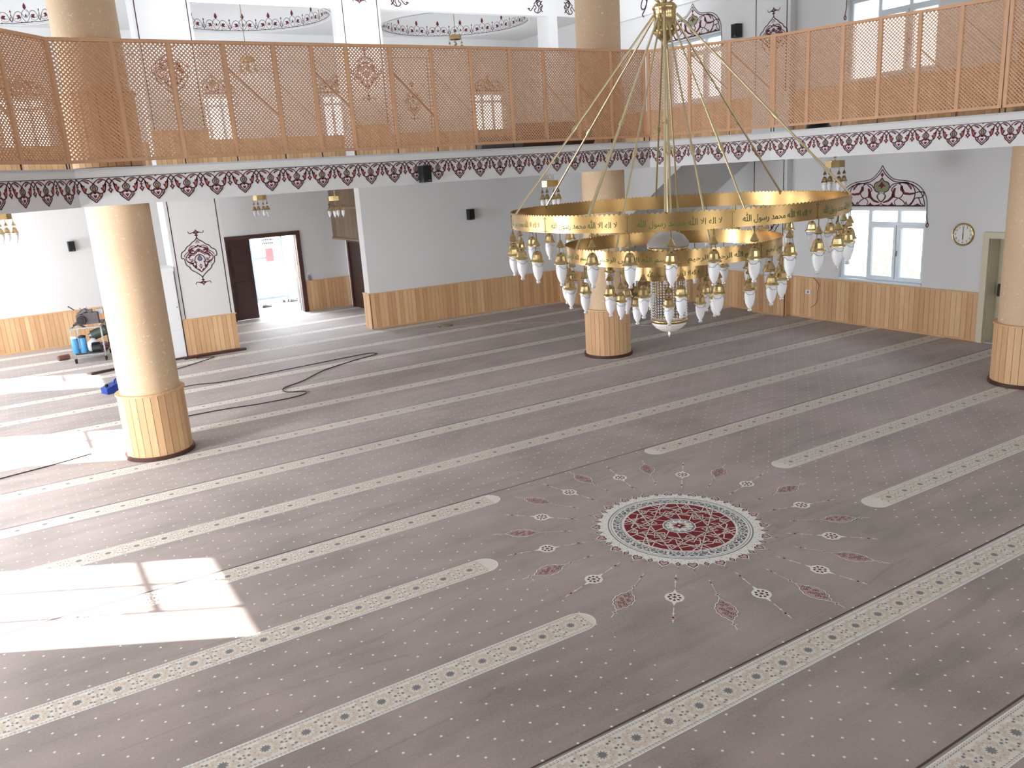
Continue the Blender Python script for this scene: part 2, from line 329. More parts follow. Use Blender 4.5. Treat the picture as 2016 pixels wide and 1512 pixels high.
def star_band(y, x0, x1, ph, cap0, cap1):
    mb = MB(); o = Orn(); pts = []
    if cap1: pts += [(x1 - HW + HW * sin(a), -HW * cos(a)) for a in [pi * i / 16 for i in range(17)]]
    else: pts += [(x1, -HW), (x1, HW)]
    if cap0: pts += [(x0 + HW - HW * sin(a), HW * cos(a)) for a in [pi * i / 16 for i in range(17)]]
    else: pts += [(x0, HW), (x0, -HW)]
    o.fill(pts, 0, 0); o.stroke(pts, 0.012, 4, 1, closed=True)
    k0 = int((x0 - ph) / P0) - 1; T = TD if y < 11.5 else TF
    for k in range(k0, k0 + 90):
        xc = ph + k * P0
        if xc - P0 / 2 * 0.98 < x0 + (0.02 if cap0 else 0) or xc + P0 / 2 * 0.98 > x1 - (0.02 if cap1 else 0): continue
        o.place(T, dx=xc)
    o.emit(mb, lay(y), 0); mb.build('star_band', CM, rug)
ends = {4: (6.5, 3.25), 5: (6.66, 3.14), 6: (5.92, 3.9)}
PH = {2: 6.66, 3: 6.66, 4: 9.079, 5: 6.896, 6: 10.939, 7: 5.344, 8: 8.386}
for k in range(-3, 18):
    y = 3.275 - D + (k - 2) * D; ph = PH.get(k, 6.66 + 0.03 * k)      # k=3 is the full row in front of the medallion
    if y > 21: continue
    if k in ends: star_band(y, ends[k][0], XR, ph, True, False); star_band(y, XL, ends[k][1], ph, False, True)
    else:
        x0 = XL; x1 = XR
        star_band(y, x0, x1, ph, False, False)
b = MB(); o = Orn()
for y, w in ((2.04, 0.014), (3.275, 0.014), (6.98, 0.011), (9.455, 0.011), (10.69, 0.010), (13.16, 0.010), (15.63, 0.010), (18.1, 0.010)):
    o.stroke([(XL, y + 0.15), (XR, y + 0.15)], w, 8, 1)
o.emit(b, lay(0), 0); b.build('carpet_seam', CM, rug)
# medallion
AS = 1.06
def polar(r, a): return (r * cos(a), r * sin(a))
def medallion():
    o = Orn(); N = 40; pts = []
    for i in range(N):
        a = 2 * pi * i / N; R = 0.80 if i % 2 == 0 else 0.77; st = 2 * pi / N
        pts += [polar(0.725, a - st / 2), polar(R - 0.03, a - st * 0.3), polar(R - 0.012, a - st * 0.12), polar(R, a), polar(R - 0.012, a + st * 0.12), polar(R - 0.03, a + st * 0.3)]
    o.fill(pts, 4, 1)
    for i in range(N):
        a = 2 * pi * i / N
        if i % 2 == 0:
            h = [(-.0, -.028), (.026, .0), (.024, .02), (.010, .024), (0, .012), (-.010, .024), (-.024, .02), (-.026, 0)]; rr = 0.745
        else: h = [(0, -.02), (.014, 0), (0, .024), (-.014, 0)]; rr = 0.735
        h = [(x * 1.4, y * 1.4) for x, y in h]
        c, s = cos(a - pi / 2 + pi), sin(a - pi / 2 + pi); ct = polar(rr, a)
        q = [(x * c - y * s + ct[0], x * s + y * c + ct[1]) for x, y in h]
        o.fill(q, 7, 2); o.stroke(q, 0.011, 6, 3, closed=True)
        for rr2, da in ((0.66, 0.0), (0.69, 0.045), (0.69, -0.045)):
            ct = polar(rr2, a + pi / N + da); t = a + pi / N + da; w = Vector(polar(0.011, t)); n = Vector(polar(0.004, t + pi / 2)); ct = Vector(ct)
            o.fill([ct - w, ct - n, ct + w, ct + n], 2, 2)
        o.stroke([polar(0.79 if i % 2 == 0 else 0.765, a), polar(0.835 if i % 2 == 0 else 0.80, a)], 0.007, 4, 2)
        star(o, *polar(0.828 if i % 2 == 0 else 0.80, a), 0.013, 0.006, 4, 7, a)
    circ = lambda r, n=96: [polar(r, 2 * pi * i / n) for i in range(n)]
    o.stroke(circ(0.635), 0.012, 3, 2, closed=True); o.stroke(circ(0.612), 0.006, 3, 2, closed=True); o.fill(circ(0.602), 3, 2); o.stroke(circ(0.598), 0.014, 4, 3, closed=True); o.stroke(circ(0.512), 0.016, 4, 3, closed=True)
    for i in range(48):
        a = 2 * pi * i / 48; a2 = a + pi / 48
        o.stroke([polar(0.512, a), polar(0.55, a2), polar(0.59, a + pi / 24)], 0.010, 4, 3); o.stroke([polar(0.59, a), polar(0.55, a2), polar(0.512, a + pi / 24)], 0.010, 4, 3)
        star(o, *polar(0.577, a2), 0.011, 0.005, 4, 4, a); star(o, *polar(0.524, a2), 0.010, 0.005, 4, 4, a)
    for i in range(20):
        a = 2 * pi * i / 20; star(o, *polar(0.552, a), 0.030, 0.016, 5, 4, a, 4)
        if i % 2: star(o, *polar(0.552, a), 0.014, 0.008, 4, 6, a, 5)
        else:
            for d in (-.035, .035): rc(o, *polar(0.552, a + d), 0.011, 6, 6, a, 5)
    o.fill(circ(0.495), 5, 4); o.stroke(circ(0.497), 0.012, 4, 6, closed=True)
    cw = 0.0105
    for i in range(6):
        a = 2 * pi * i / 6 + 0.12; st = pi / 6
        for da in (0, st):
            o.stroke([polar(0.49, a + da), polar(0.49, a + da + 4 * st)], cw * .85, 4, 6)
            o.stroke([polar(0.14, a + da), polar(0.30, a + da + .5 * st), polar(0.38, a + da + .12), polar(0.49, a + da + .2)], cw * .8, 4, 6)
        o.stroke([polar(0.20, a), polar(0.27, a + .22), polar(0.34, a), polar(0.27, a - .22)], cw, 4, 6, closed=True)
        o.stroke([polar(0.235, a), polar(0.27, a + .10), polar(0.305, a), polar(0.27, a - .10)], 0.006, 4, 6, closed=True)
        o.stroke([polar(0.41, a), polar(0.36, a + .42), polar(0.24, a + st), polar(0.36, a + 2 * st - .42), polar(0.41, a + 2 * st)], cw, 4, 6)
        o.stroke([polar(0.49, a - .14), polar(0.40, a + .10), polar(0.43, a + .34), polar(0.39, a + st), polar(0.43, a + 2 * st - .34), polar(0.40, a + 2 * st - .10), polar(0.49, a + 2 * st + .14)], cw, 4, 6)
        star(o, *polar(0.42, a + st), 0.042, 0.014, 4, 4, a + st, 6); star(o, *polar(0.42, a + st), 0.022, 0.008, 4, 5, a + st, 7)
        star(o, *polar(0.40, a), 0.026, 0.010, 4, 4, a, 6)
    o.fill(circ(0.148), 4, 7); o.fill(circ(0.138), 3, 8); o.fill(circ(0.122), 4, 9)
    for i in range(12): a = 2 * pi * i / 12; rc(o, *polar(0.108, a), 0.017, 8, 3, 0, 10); rc(o, *polar(0.108, a), 0.009, 6, 4, 0, 11)
    star(o, 0, 0, 0.095, 0.045, 4, 7, 0.2, 11); star(o, 0, 0, 0.070, 0.030, 4, 6, 0.2 + pi / 4, 12); star(o, 0, 0, 0.05, 0.018, 4, 5, 0.2, 13); rc(o, 0, 0, 0.014, 8, 4, 0, 14)
    return o
b = MB(); med = medallion(); med.emit(b, lambda x, y, l: (RUG[0] + x, RUG[1] + y * AS, 0.0004 + l * 0.35), 0); b.build('central_medallion', CM, rug)
def ray_white():
    o = Orn()
    out = [(0.125, 0)] + [polar(0.070 + 0.004 * abs(sin(5 * t)), t) for t in [0.22 + k * (pi - .44) / 14 for k in range(15)]] + [(-0.125, 0)] + [polar(0.070 + 0.004 * abs(sin(5 * t)), t) for t in [pi + 0.22 + k * (pi - .44) / 14 for k in range(15)]]
    o.fill(out, 4, 1)
    for i in range(8): a = 2 * pi * i / 8; rc(o, *polar(0.042, a), 0.014, 4, 6, a, 2, 1)
    star(o, 0, 0, 0.030, 0.014, 8, 7, 0, 2); star(o, 0, 0, 0.016, 0.008, 4, 6, 0, 3)
    for s in (-1, 1):
        o.stroke([(0.15 * s, 0), (0.36 * s, 0)], 0.006, 4, 1)
        for x, r in ((.235, .012), (.33, .010)): rc(o, x * s, 0, r, 4, 4, 0, 2)
        rc(o, 0.29 * s, 0, 0.024, 4, 7, 0, 2); rc(o, 0.29 * s, 0, 0.013, 4, 6, 0, 3)
        for x in (.265, .315): o.stroke([(x * s, -.016), (x * s, .016)], 0.006, 7, 2)
    return o
def ray_red():
    o = Orn()
    out = [(.15, 0)] + spl([(.125, .022), (.10, .030), (.085, .055), (.05, .058), (.03, .076), (-.01, .070), (-.03, .078), (-.06, .058), (-.09, .052), (-.11, .026), (-.14, .014)], 2) + [(-.175, 0)]
    out = [Vector(p) for p in out]; out = out + [Vector((p.x, -p.y)) for p in out[-2:0:-1]]
    o.fill(out, 7, 1); o.stroke(out, 0.009, 4, 2, closed=True); o.stroke([p * 0.92 for p in out], 0.0045, 6, 3, closed=True)
    for x, y, r in ((.05, .022, .020), (.05, -.022, .020), (-.012, .028, .020), (-.012, -.028, .020), (-.065, .018, .016), (-.065, -.018, .016), (.092, 0, .014), (.018, 0, .014), (-.1, 0, .012)):
        o.stroke([(x + r * cos(t), y + r * sin(t)) for t in [k * .9 for k in range(6)]], .0050, 6, 4); rc(o, x, y, r * .4, 5, 5, 0, 5)
    for s, e in ((1, .19), (-1, .22)):
        star(o, e * s, 0, .026, .010, 4, 4, 0, 2); star(o, e * s, 0, .014, .006, 4, 6, 0, 3); o.stroke([(.15 * s, 0), (.26 * s, 0)], 0.006, 4, 1)
    o.stroke([(-.25, 0), (-.46, 0)], 0.004, 4, 1); rc(o, -.40, 0, .022, 4, 7, 0, 2); rc(o, -.40, 0, .011, 4, 6, 0, 3); rc(o, -.365, 0, .009, 4, 4, 0, 2); rc(o, -.435, 0, .009, 4, 4, 0, 2)
    return o
RW_, RR_ = ray_white(), ray_red()
for i in range(12):
    for T, rad, off in ((RW_, 1.262, 0), (RR_, 1.426, 0.2618)):
        a = 0.7608 - off - i * pi / 6; b = MB(); o = Orn(); o.place(T, dx=rad * cos(a), dy=rad * sin(a), rot=a)
        o.emit(b, lambda x, y, l: (RUG[0] + x, RUG[1] + y * 1.077, 0.0004 + l * 0.5), 0); b.build('floral_motif', CM, rug)

# ------------------------------------------------------------------ walls
def wall(name, a, bq, z0, z1, th, holes=(), m=None):
    """upright wall from plan point a to b, thickness th to the right hand of a->b"""
    a, bq = Vector((a[0], a[1], 0)), Vector((bq[0], bq[1], 0)); L = (bq - a).length; d = (bq - a) / L; n = Vector((d.y, -d.x, 0)) * th
    us = sorted({0, L} | {u for h in holes for u in h[:2]}); zs = sorted({z0, z1} | {z for h in holes for z in h[2:]}); mb = MB()
    for i in range(len(us) - 1):
        for j in range(len(zs) - 1):
            uc, zc = (us[i] + us[i + 1]) / 2, (zs[j] + zs[j + 1]) / 2
            if any(h[0] < uc < h[1] and h[2] < zc < h[3] for h in holes): continue
            mb.obox(a + d * us[i] + Vector((0, 0, zs[j])), d * (us[i + 1] - us[i]), n, (0, 0, zs[j + 1] - zs[j]))
    o = mb.build(name, m or M_wall); struct(o); return o
TOP = 9.6
WR = dict(low=(8.60, 10.34, 0.85, 2.18), up1=(8.58, 10.34, 4.42, 5.80), up2=(13.40, 15.06, 4.44, 5.78), door=(6.55, 7.47, 0.0, 1.74), up3=(3.6, 5.3, 4.42, 5.80), low2=(3.0, 4.8, .85, 2.18))
wall('wall_right', (XR, YQ), (XR, YB), -0.012, TOP, 0.30, [(h[0] - YQ, h[1] - YQ, h[2], h[3]) for h in WR.values()])
LW = [(8.66, 10.36), (13.84, 15.56), (18.75, 20.25)]
wall('wall_left', (XL, YB), (XL, YQ), -0.012, TOP, 0.14, [(YB - y1, YB - y0, 0.85, 2.12) for y0, y1 in LW])
UB = [(-1.45, 0.12), (0.42, 1.38), (4.45, 5.42), (7.60, 8.42), (11.95, 13.0)]
wall('wall_back', (XR, YB), (XL, YB), -0.012, TOP, 0.30, [(XR - 6.45, XR - 4.69, 0.0, 2.02)] + [(XR - x1, XR - x0, 4.30, 5.40) for x0, x1 in UB])
wall('wall_front', (XL, YQ), (XR, YQ), -0.012, TOP, 0.30)
b = MB(); b.box(XL - .3, XR + .3, YQ - .3, 17.7, TOP, TOP + .2); struct(b.build('ceiling', M_wall))
# forward cross wall on the ground floor
FW0, FW1 = Vector((6.75, 17.26, 0)), Vector((11.62, 16.90, 0)); fd = (FW1 - FW0).normalized(); fn = Vector((-fd.y, fd.x, 0))
b = MB(); b.obox(FW0, FW1 - FW0, fn * 0.36, (0, 0, 3.17)); struct(b.build('wall_cross', M_wall))
b = MB(); b.box(11.62, 11.78, 15.75, 17.3, 0, 3.17); struct(b.build('wall_stair', M_wall))
b = MB(); b.box(11.78, XR, 17.2, 17.36, 0, 3.17); struct(b.build('wall_stair_back', M_wall))
b = MB(); b.box(7.75, 7.9, 17.6, YB, 0, 3.17); struct(b.build('wall_vestibule', M_wall))
# stair flight: soffit and flank
b = MB(); prof = [(12.35, 3.17), (12.62, 3.17), (13.88, 2.34), (16.9, 0.42), (17.2, 0.42), (17.2, 0.95), (14.2, 2.62), (13.4, 3.17)]
b.prism([(11.66, y, z) for y, z in [(12.5, 3.17), (17.2, 0.25), (17.2, 1.1), (14.1, 3.17)]], (1.93, 0, 0)); struct(b.build('stair_flight', M_wall))
b = MB(); b.prism([(11.60, y, z) for y, z in [(12.42, 3.17), (17.2, 0.2), (17.2, 3.17)]], (0.06, 0, 0)); struct(b.build('stair_flank', M_wall))
# pier between the back rooms, full height
b = MB(); b.box(2.79, 3.83, 17.40, 18.1, 0, 3.17)
b.box(2.79, 3.83, 17.35, 17.85, 3.50, 6.85)
struct(b.build('pier_left', M_wall))
b = MB(); b.box(6.78, 7.68, 17.35, 17.85, 3.50, 6.85); struct(b.build('pier_middle', M_wall))
b = MB(); b.box(11.98, 12.22, 17.35, 17.85, 3.50, 6.85); struct(b.build('pier_right', M_wall))
for z0, z1 in ((0, 3.17), (3.5, 8.0)):
    b = MB(); b.box(13.44, XR, 11.46, 12.38, z0, z1); struct(b.build('pilaster', M_wall))
b = MB(); b.box(13.5, XR, 12.38, 17.3, 6.5, 8.0); struct(b.build('wall_right_upper_band', M_wall))
# recess ceiling with three round openings, each with a shallow cylinder and cap
ZC = 6.80; DOM = [(0.30, 19.3), (5.35, 19.3), (10.50, 19.3)]; RD = 1.83
b = MB()
def ceil_cell(x0, x1, y0, y1, c):
    n = 64; q = []
    for i in range(n):
        a = 2 * pi * i / n; dx, dy = cos(a), sin(a)
        t = min(((x1 - c[0]) / dx if dx > 1e-9 else (x0 - c[0]) / dx if dx < -1e-9 else 1e9), ((y1 - c[1]) / dy if dy > 1e-9 else (y0 - c[1]) / dy if dy < -1e-9 else 1e9))
        q.append(((c[0] + RD * dx, c[1] + RD * dy, ZC), (c[0] + t * dx, c[1] + t * dy, ZC)))
    for i in range(n): j = (i + 1) % n; b.add([q[i][0], q[j][0], q[j][1], q[i][1]], [(0, 1, 2, 3)])
    for cx_, cy_ in ((x0, y0), (x0, y1), (x1, y0), (x1, y1)):
        # corner wedge
        best = sorted(range(n), key=lambda i: (q[i][1][0] - cx_) ** 2 + (q[i][1][1] - cy_) ** 2)[:2]
        b.add([q[best[0]][1], q[best[1]][1], (cx_, cy_, ZC)], [(0, 1, 2)])
xs = [XL, 2.825, 7.925, XR]
for i in range(3): ceil_cell(xs[i], xs[i + 1], 17.36, YB, DOM[i])
b.box(XL - .3, XR + .3, 17.55, YB + .3, 8.6, 8.75); struct(b.build('ceiling_recess', M_wall))
def crown_tile():
    o = Orn(); w = 0.009
    def half(q):
        q.stroke(spl([(0, .0), (.05, .06), (.09, .13), (.07, .20), (.02, .25)]), w, LINE)
        q.stroke(spl([(.02, .09), (.10, .20), (.17, .22), (.23, .17), (.26, .09), (.30, .02)]), w, LINE)
        q.stroke(spl([(.30, .12), (.24, .05), (.17, .035), (.11, .07), (.16, .10), (.24, .08)]), w * .8, MAR)
        q.fill([(.10, .10), (.13, .16), (.20, .15), (.17, .11), (.19, .07)], MAR)
        q.stroke([(0, .005), (.30, .005)], 0.012, LINE); q.fill([(.08, .0), (.11, .028), (.14, .0)], LINE)
        q.stroke(spl([(.30, .02), (.275, .10), (.30, .17)]), w, LINE); q.stroke([(.30, .17), (.30, .21)], w, LINE)
        q.fill([(.30, .20), (.283, .225), (.30, .26)], MAR)
    o.sym(half); o.fill([(0, .24), (.035, .29), (.028, .33), (0, .385), (-.028, .33), (-.035, .29)], MAR); o.fill([(0, .09), (.022, .13), (0, .17), (-.022, .13)], MAR)
    return o
CT = crown_tile()
for c in DOM:
    b = MB(); b.lathe([(RD, ZC), (RD, ZC + 0.55), (RD * .8, ZC + 1.0), (RD * .45, ZC + 1.3), (0.01, ZC + 1.4)], (c[0], c[1], 0), 64)
    b.lathe([(RD + .05, ZC - .012), (RD, ZC - 0.012), (RD, ZC + .01)], (c[0], c[1], 0), 64)
    N = 19; wl = 2 * pi * RD / N
    for k in range(N):
        o = Orn(); o.place(CT, sx=wl / 0.6)
        o.emit(b, lambda x, y, l, k=k: (c[0] + (RD - 0.004 - l) * cos((x + k * wl) / RD), c[1] + (RD - 0.004 - l) * sin((x + k * wl) / RD), ZC + 0.03 + y), 1)
    struct(b.build('dome_recess', [M_wall] + ORN))
# beam over the piers with scroll ends
def scroll():
    o = Orn(); w = 0.022
    o.stroke(spl([(0, .02), (.06, -.02), (.12, .03), (.18, .10), (.22, .04), (.17, 0), (.20, -.05), (.28, -.06), (.36, 0), (.40, .10)]), w, LINE)
    o.stroke(spl([(.2, .16), (.28, .22), (.36, .16), (.30, .08), (.24, .14), (.30, .24), (.40, .26)]), w, LINE)
    o.stroke(spl([(.26, -.05), (.30, .05), (.26, .15), (.34, .20)]), w, LINE); o.stroke(spl([(.40, -.04), (.33, .04), (.40, .10), (.34, .14), (.40, .2)]), w, LINE)
    o.stroke(spl([(.16, .12), (.22, .18), (.30, .28), (.40, .32)]), w, LINE); o.fill([(-.04, .015), (.03, .0), (.06, .03), (.02, .04)], LINE)
    return o
SCR = scroll()
b = MB(); b.box(XL, XR, 17.36, 17.55, 6.72, TOP)
o = Orn(); o.place(SCR, sx=-1, dx=8.35, dy=6.84); o.place(SCR, dx=11.42, dy=6.84); o.place(SCR, sx=-1, dx=12.85, dy=6.84)
o.emit(b, lambda x, y, l: (x, 17.36 - l - .001, y), 1); struct(b.build('beam_cross', [M_wall] + ORN))
b = MB(); o = Orn(); o.stroke(spl([(15.55, 6.9), (15.62, 6.7), (15.72, 6.62), (15.8, 6.7), (15.72, 6.85), (15.6, 6.78), (15.66, 6.62), (15.76, 6.52), (15.7, 6.46)]), 0.03, LINE)
o.emit(b, lambda x, y, l: (13.495 - l, x, y), 0); struct(b.build('trim_9', ORN))

# ------------------------------------------------------------------ board wainscots
def wainscot(name, path, z0, z1, bw=0.095, top=True, side=1):
    """vertical pine boards along a plan polyline; side=+1 boards on the left hand of travel"""
    mb = MB(); P = [Vector((p[0], p[1], 0)) for p in path]
    for i in range(len(P) - 1):
        a, c = P[i], P[i + 1]; L = (c - a).length; d = (c - a) / L; n = Vector((-d.y, d.x, 0)) * side
        mb.obox(a + Vector((0, 0, z0)), d * L, n * 0.012, (0, 0, z1 - z0 - 0.01), 1)
        k = max(1, round(L / bw)); w = L / k
        for j in range(k):
            t = random.random()
            if random.random() < 0.25: t = min(1, t + 0.3)
            mb.obox(a + d * (w * j + 0.0025) + n * 0.012 + Vector((0, 0, z0 + .005)), d * (w - 0.005), n * 0.012, (0, 0, z1 - z0 - 0.02), 0, t)
        if top: mb.obox(a - d * 0.02 * (i == 0) + Vector((0, 0, z1 - 0.022)), d * (L + .02 * (i == 0)), n * 0.038, (0, 0, 0.022), 0, 0.5)
        mb.obox(a + Vector((0, 0, z0)), d * L, n * 0.034, (0, 0, 0.03), 0, 0.75)
    o = mb.build(name, [M_pine, M_pineD]); struct(o); return o
wainscot('trim_1', [(XR, 7.56), (XR, 11.46), (13.44, 11.46), (13.44, 12.38), (XR, 12.38), (XR, 17.2)], 0, 0.825)
wainscot('trim_2', [(FW1.x, FW1.y), (FW0.x, FW0.y), (FW0.x, FW0.y + .36)], 0, 0.80)
wainscot('trim_3', [(11.62, 15.75), (11.62, 16.88)], 0, 0.82)
wainscot('trim_4', [(3.83, 17.40), (2.79, 17.40)], 0, 0.78)
wainscot('trim_5', [(7.74, YB), (6.56, YB)], 0, 0.80); wainscot('trim_6', [(4.61, YB), (XL, YB)], 0, 0.80)
wainscot('trim_7', [(XR, 2), (XR, YB), (XL, YB)], 3.57, 4.40, 0.11)
wainscot('trim_8', [(3.83, 17.35), (2.79, 17.35)], 3.57, 4.4); wainscot('trim_10', [(7.68, 17.35), (6.78, 17.35)], 3.57, 4.4)
b = MB(); b.box(2.70, 3.92, 17.24, 17.375, 0, 0.045); struct(b.build('baseboard_pier', M_brownf))

# ------------------------------------------------------------------ pillars
def pillar(c, label):
    t = thing('pillar', label, 'pillar', (c[0], c[1], 0), 0, 'round pillars of the prayer hall')
    b = MB(); b.lathe([(0.36, 0.02), (0.36, 8.6)], n=64); b.build('shaft', M_pillar, t)
    for z0, z1, nm in ((0.05, 0.83, 'wood_collar'), (3.60, 4.42, 'wood_collar')):
        b = MB(); n = 29
        for i in range(n):
            a0, a1 = 2 * pi * (i + .03) / n, 2 * pi * (i + .97) / n; tt = random.random()
            q = [(0.376 * cos(a0), 0.376 * sin(a0), z0), (0.400 * cos(a0), 0.400 * sin(a0), z0), (0.400 * cos(a1), 0.400 * sin(a1), z0), (0.376 * cos(a1), 0.376 * sin(a1), z0)]
            b.prism(q[::-1], (0, 0, z1 - z0), 0, tt)
        b.lathe([(0.377, z0), (0.377, z1 - .01)], n=48, mi=1); b.lathe([(0.362, z1), (0.418, z1), (0.418, z1 + 0.02), (0.362, z1 + .02)], n=48, mi=0, smooth=False)
        b.build(nm, [M_pine, M_pineD], t)
    b = MB(); b.lathe([(0.425, 0), (0.425, 0.05), (0.37, 0.05)], n=48, smooth=False); b.build('plinth', M_brownf, t)
    return t
pillar((1.28, 11.22), 'thick cream plaster pillar with pine collar nearest the sunlit floor patches')
pillar((8.82, 11.40), 'cream plaster pillar with pine collar standing behind the big brass chandelier')
pillar((11.62, 5.78), 'cream plaster pillar with pine collar at the far right beside the cream door')

# ------------------------------------------------------------------ gallery slab, painted fascia, lattice screens
G = [(-0.95, 6.0), (-0.05, 9.42), (0.82, 10.4), (9.0, 10.4), (10.02, 8.87), (10.80, 5.95), (10.85, YQ)]
b = MB()
Gv = [(-0.95, YQ)] + G
def slab_top(z, flip):
    # strips from the opening edge out to the walls
    quads = [[(XL, YQ), (-0.95, YQ), (-0.95, 6.0), (XL, 6.0)], [(XL, 6.0), (-0.95, 6.0), (-0.05, 9.42), (XL, 9.42)], [(XL, 9.42), (-0.05, 9.42), (0.82, 10.4), (XL, 10.4)],
             [(XL, 10.4), (XR, 10.4), (XR, YB), (XL, YB)], [(9.0, 10.4), (10.02, 8.87), (XR, 8.87), (XR, 10.4)], [(10.02, 8.87), (10.80, 5.95), (XR, 5.95), (XR, 8.87)], [(10.80, 5.95), (10.85, YQ), (XR, YQ), (XR, 5.95)]]
    for q in quads: b.add([(x, y, z) for x, y in q], [tuple(range(4)) if not flip else (3, 2, 1, 0)])
slab_top(3.55, False); slab_top(3.17, True)
slab = b.build('gallery_slab', M_wall); struct(slab)
def fascia_tile():
    o = Orn(); w = 0.0108; s = 0.333
    V = lambda pts: [(x * s, -y * s * 1.14) for x, y in pts]
    def half(q):
        q.fill(V([(0.42, .05), (.5, .02), (.5, .70), (0, .70), (0, .03), (.3, .03)]) if False else V([(0, .43), (.21, .45), (.21, .52), (.12, .61), (0, .69)]), PINK, 0.5)
        q.stroke(V(spl([(0, .16), (.06, .10), (.16, .045), (.27, .03), (.38, .07), (.44, .12), (.5, .19)])), w, MAR)
        q.stroke(V(spl([(.5, .015), (.44, .07), (.37, .15), (.34, .27), (.31, .38), (.24, .43), (.15, .43), (.08, .38)])), w * 1.2, MAR)
        q.fill(V([(.36, .14), (.40, .17), (.37, .30), (.33, .40), (.27, .42), (.25, .36), (.20, .28), (.28, .26), (.27, .20), (.32, .19)]), MAR, 2)
        q.fill(V([(.34, .21), (.345, .27), (.32, .35), (.28, .38), (.285, .31), (.25, .28), (.30, .27)]), RED, 3)
        q.fill(V([(.33, .06), (.24, .055), (.17, .08), (.12, .13), (.15, .155), (.20, .13), (.27, .09)]), MAR, 2); q.fill(V([(.26, .07), (.2, .085), (.16, .12), (.2, .11)]), RED, 3)
        q.stroke(V(spl([(0, .15), (.05, .20), (.105, .25), (.10, .31), (.04, .38), (0, .44)])), w * 1.1, MAR); q.fill(V([(.0, .26), (.05, .23), (.07, .27), (.04, .33), (0, .36)]), OLV, 2)
        q.stroke(V(spl([(0, .22), (.05, .28), (.0, .40)])), w * .7, LINE, 3)
        q.stroke(V(spl([(.22, .43), (.215, .49), (.17, .55), (.09, .61), (0, .69)])), w * 1.2, LINE)
        q.stroke(V(spl([(.16, .44), (.165, .49), (.135, .54)])), w * .8, MAR); q.stroke(V(spl([(0, .43), (.06, .405), (.125, .44), (.12, .50), (.07, .56), (0, .63)])), w, MAR)
        q.fill(V([(0, .485), (.035, .47), (.06, .50), (.03, .54), (0, .575)]), MAR, 3)
        q.fill(V([(0, .155), (.03, .19), (.028, .225), (0, .25)]), MAR, 3); q.fill(V([(0, .19), (.013, .205), (0, .23)]), PINK, 4)
        q.fill(V([(.04, .0), (0, .035), (0, .0)]), LINE, 2)
        # pendant between two palmettes (half of it at each tile edge)
        q.stroke(V([(.5, .19), (.47, .17), (.43, .115)]), w * .7, MAR); q.fill(V([(.5, .20), (.455, .205), (.445, .225), (.455, .24), (.48, .245), (.47, .30), (.44, .325), (.405, .345), (.435, .365), (.46, .40), (.5, .455)]), MAR, 2)
        q.fill(V([(.5, .32), (.478, .345), (.5, .375)]), PINK, 3)
    o.sym(half); return o
FT = fascia_tile()
b = MB(); Z0, Z1, ZP = 3.165, 3.555, 3.468; u = 0.0; run = []
for i in range(len(G) - 1):
    a, c = Vector((*G[i], 0)), Vector((*G[i + 1], 0)); L = (c - a).length; d = (c - a) / L; n = Vector((d.y, -d.x, 0)); run.append((a, d, L, n))
    b.obox(a + Vector((0, 0, Z0)), d * L, -n * 0.06, (0, 0, Z1 - Z0), 0)
    if i == 5: L = 1.9
    k = max(1, round(L / 0.333)); tw = L / k
    for j in range(k):
        o = Orn(); o.place(FT, sx=tw / 0.333)
        o.emit(b, lambda x, y, l, j=j, a=a, d=d, n=n: tuple(a + d * (x + (j + .5) * tw) + n * (0.002 + l) + Vector((0, 0, ZP + y))), 1)
    o = Orn(); o.stroke([(0, ZP + .003), (L, ZP + .003)], 0.007, LINE); o.emit(b, lambda x, y, l, a=a, d=d, n=n: tuple(a + d * x + n * (0.002 + l) + Vector((0, 0, y))), 1)
struct(b.build('trim_11', [M_wall] + ORN))
b = MB()
for i, (a, d, L, n) in enumerate(run): b.obox(a + n * 0.012 + Vector((0, 0, 3.555)), d * L, -n * 0.30, (0, 0, 0.02))
struct(b.build('trim_12', M_marble))
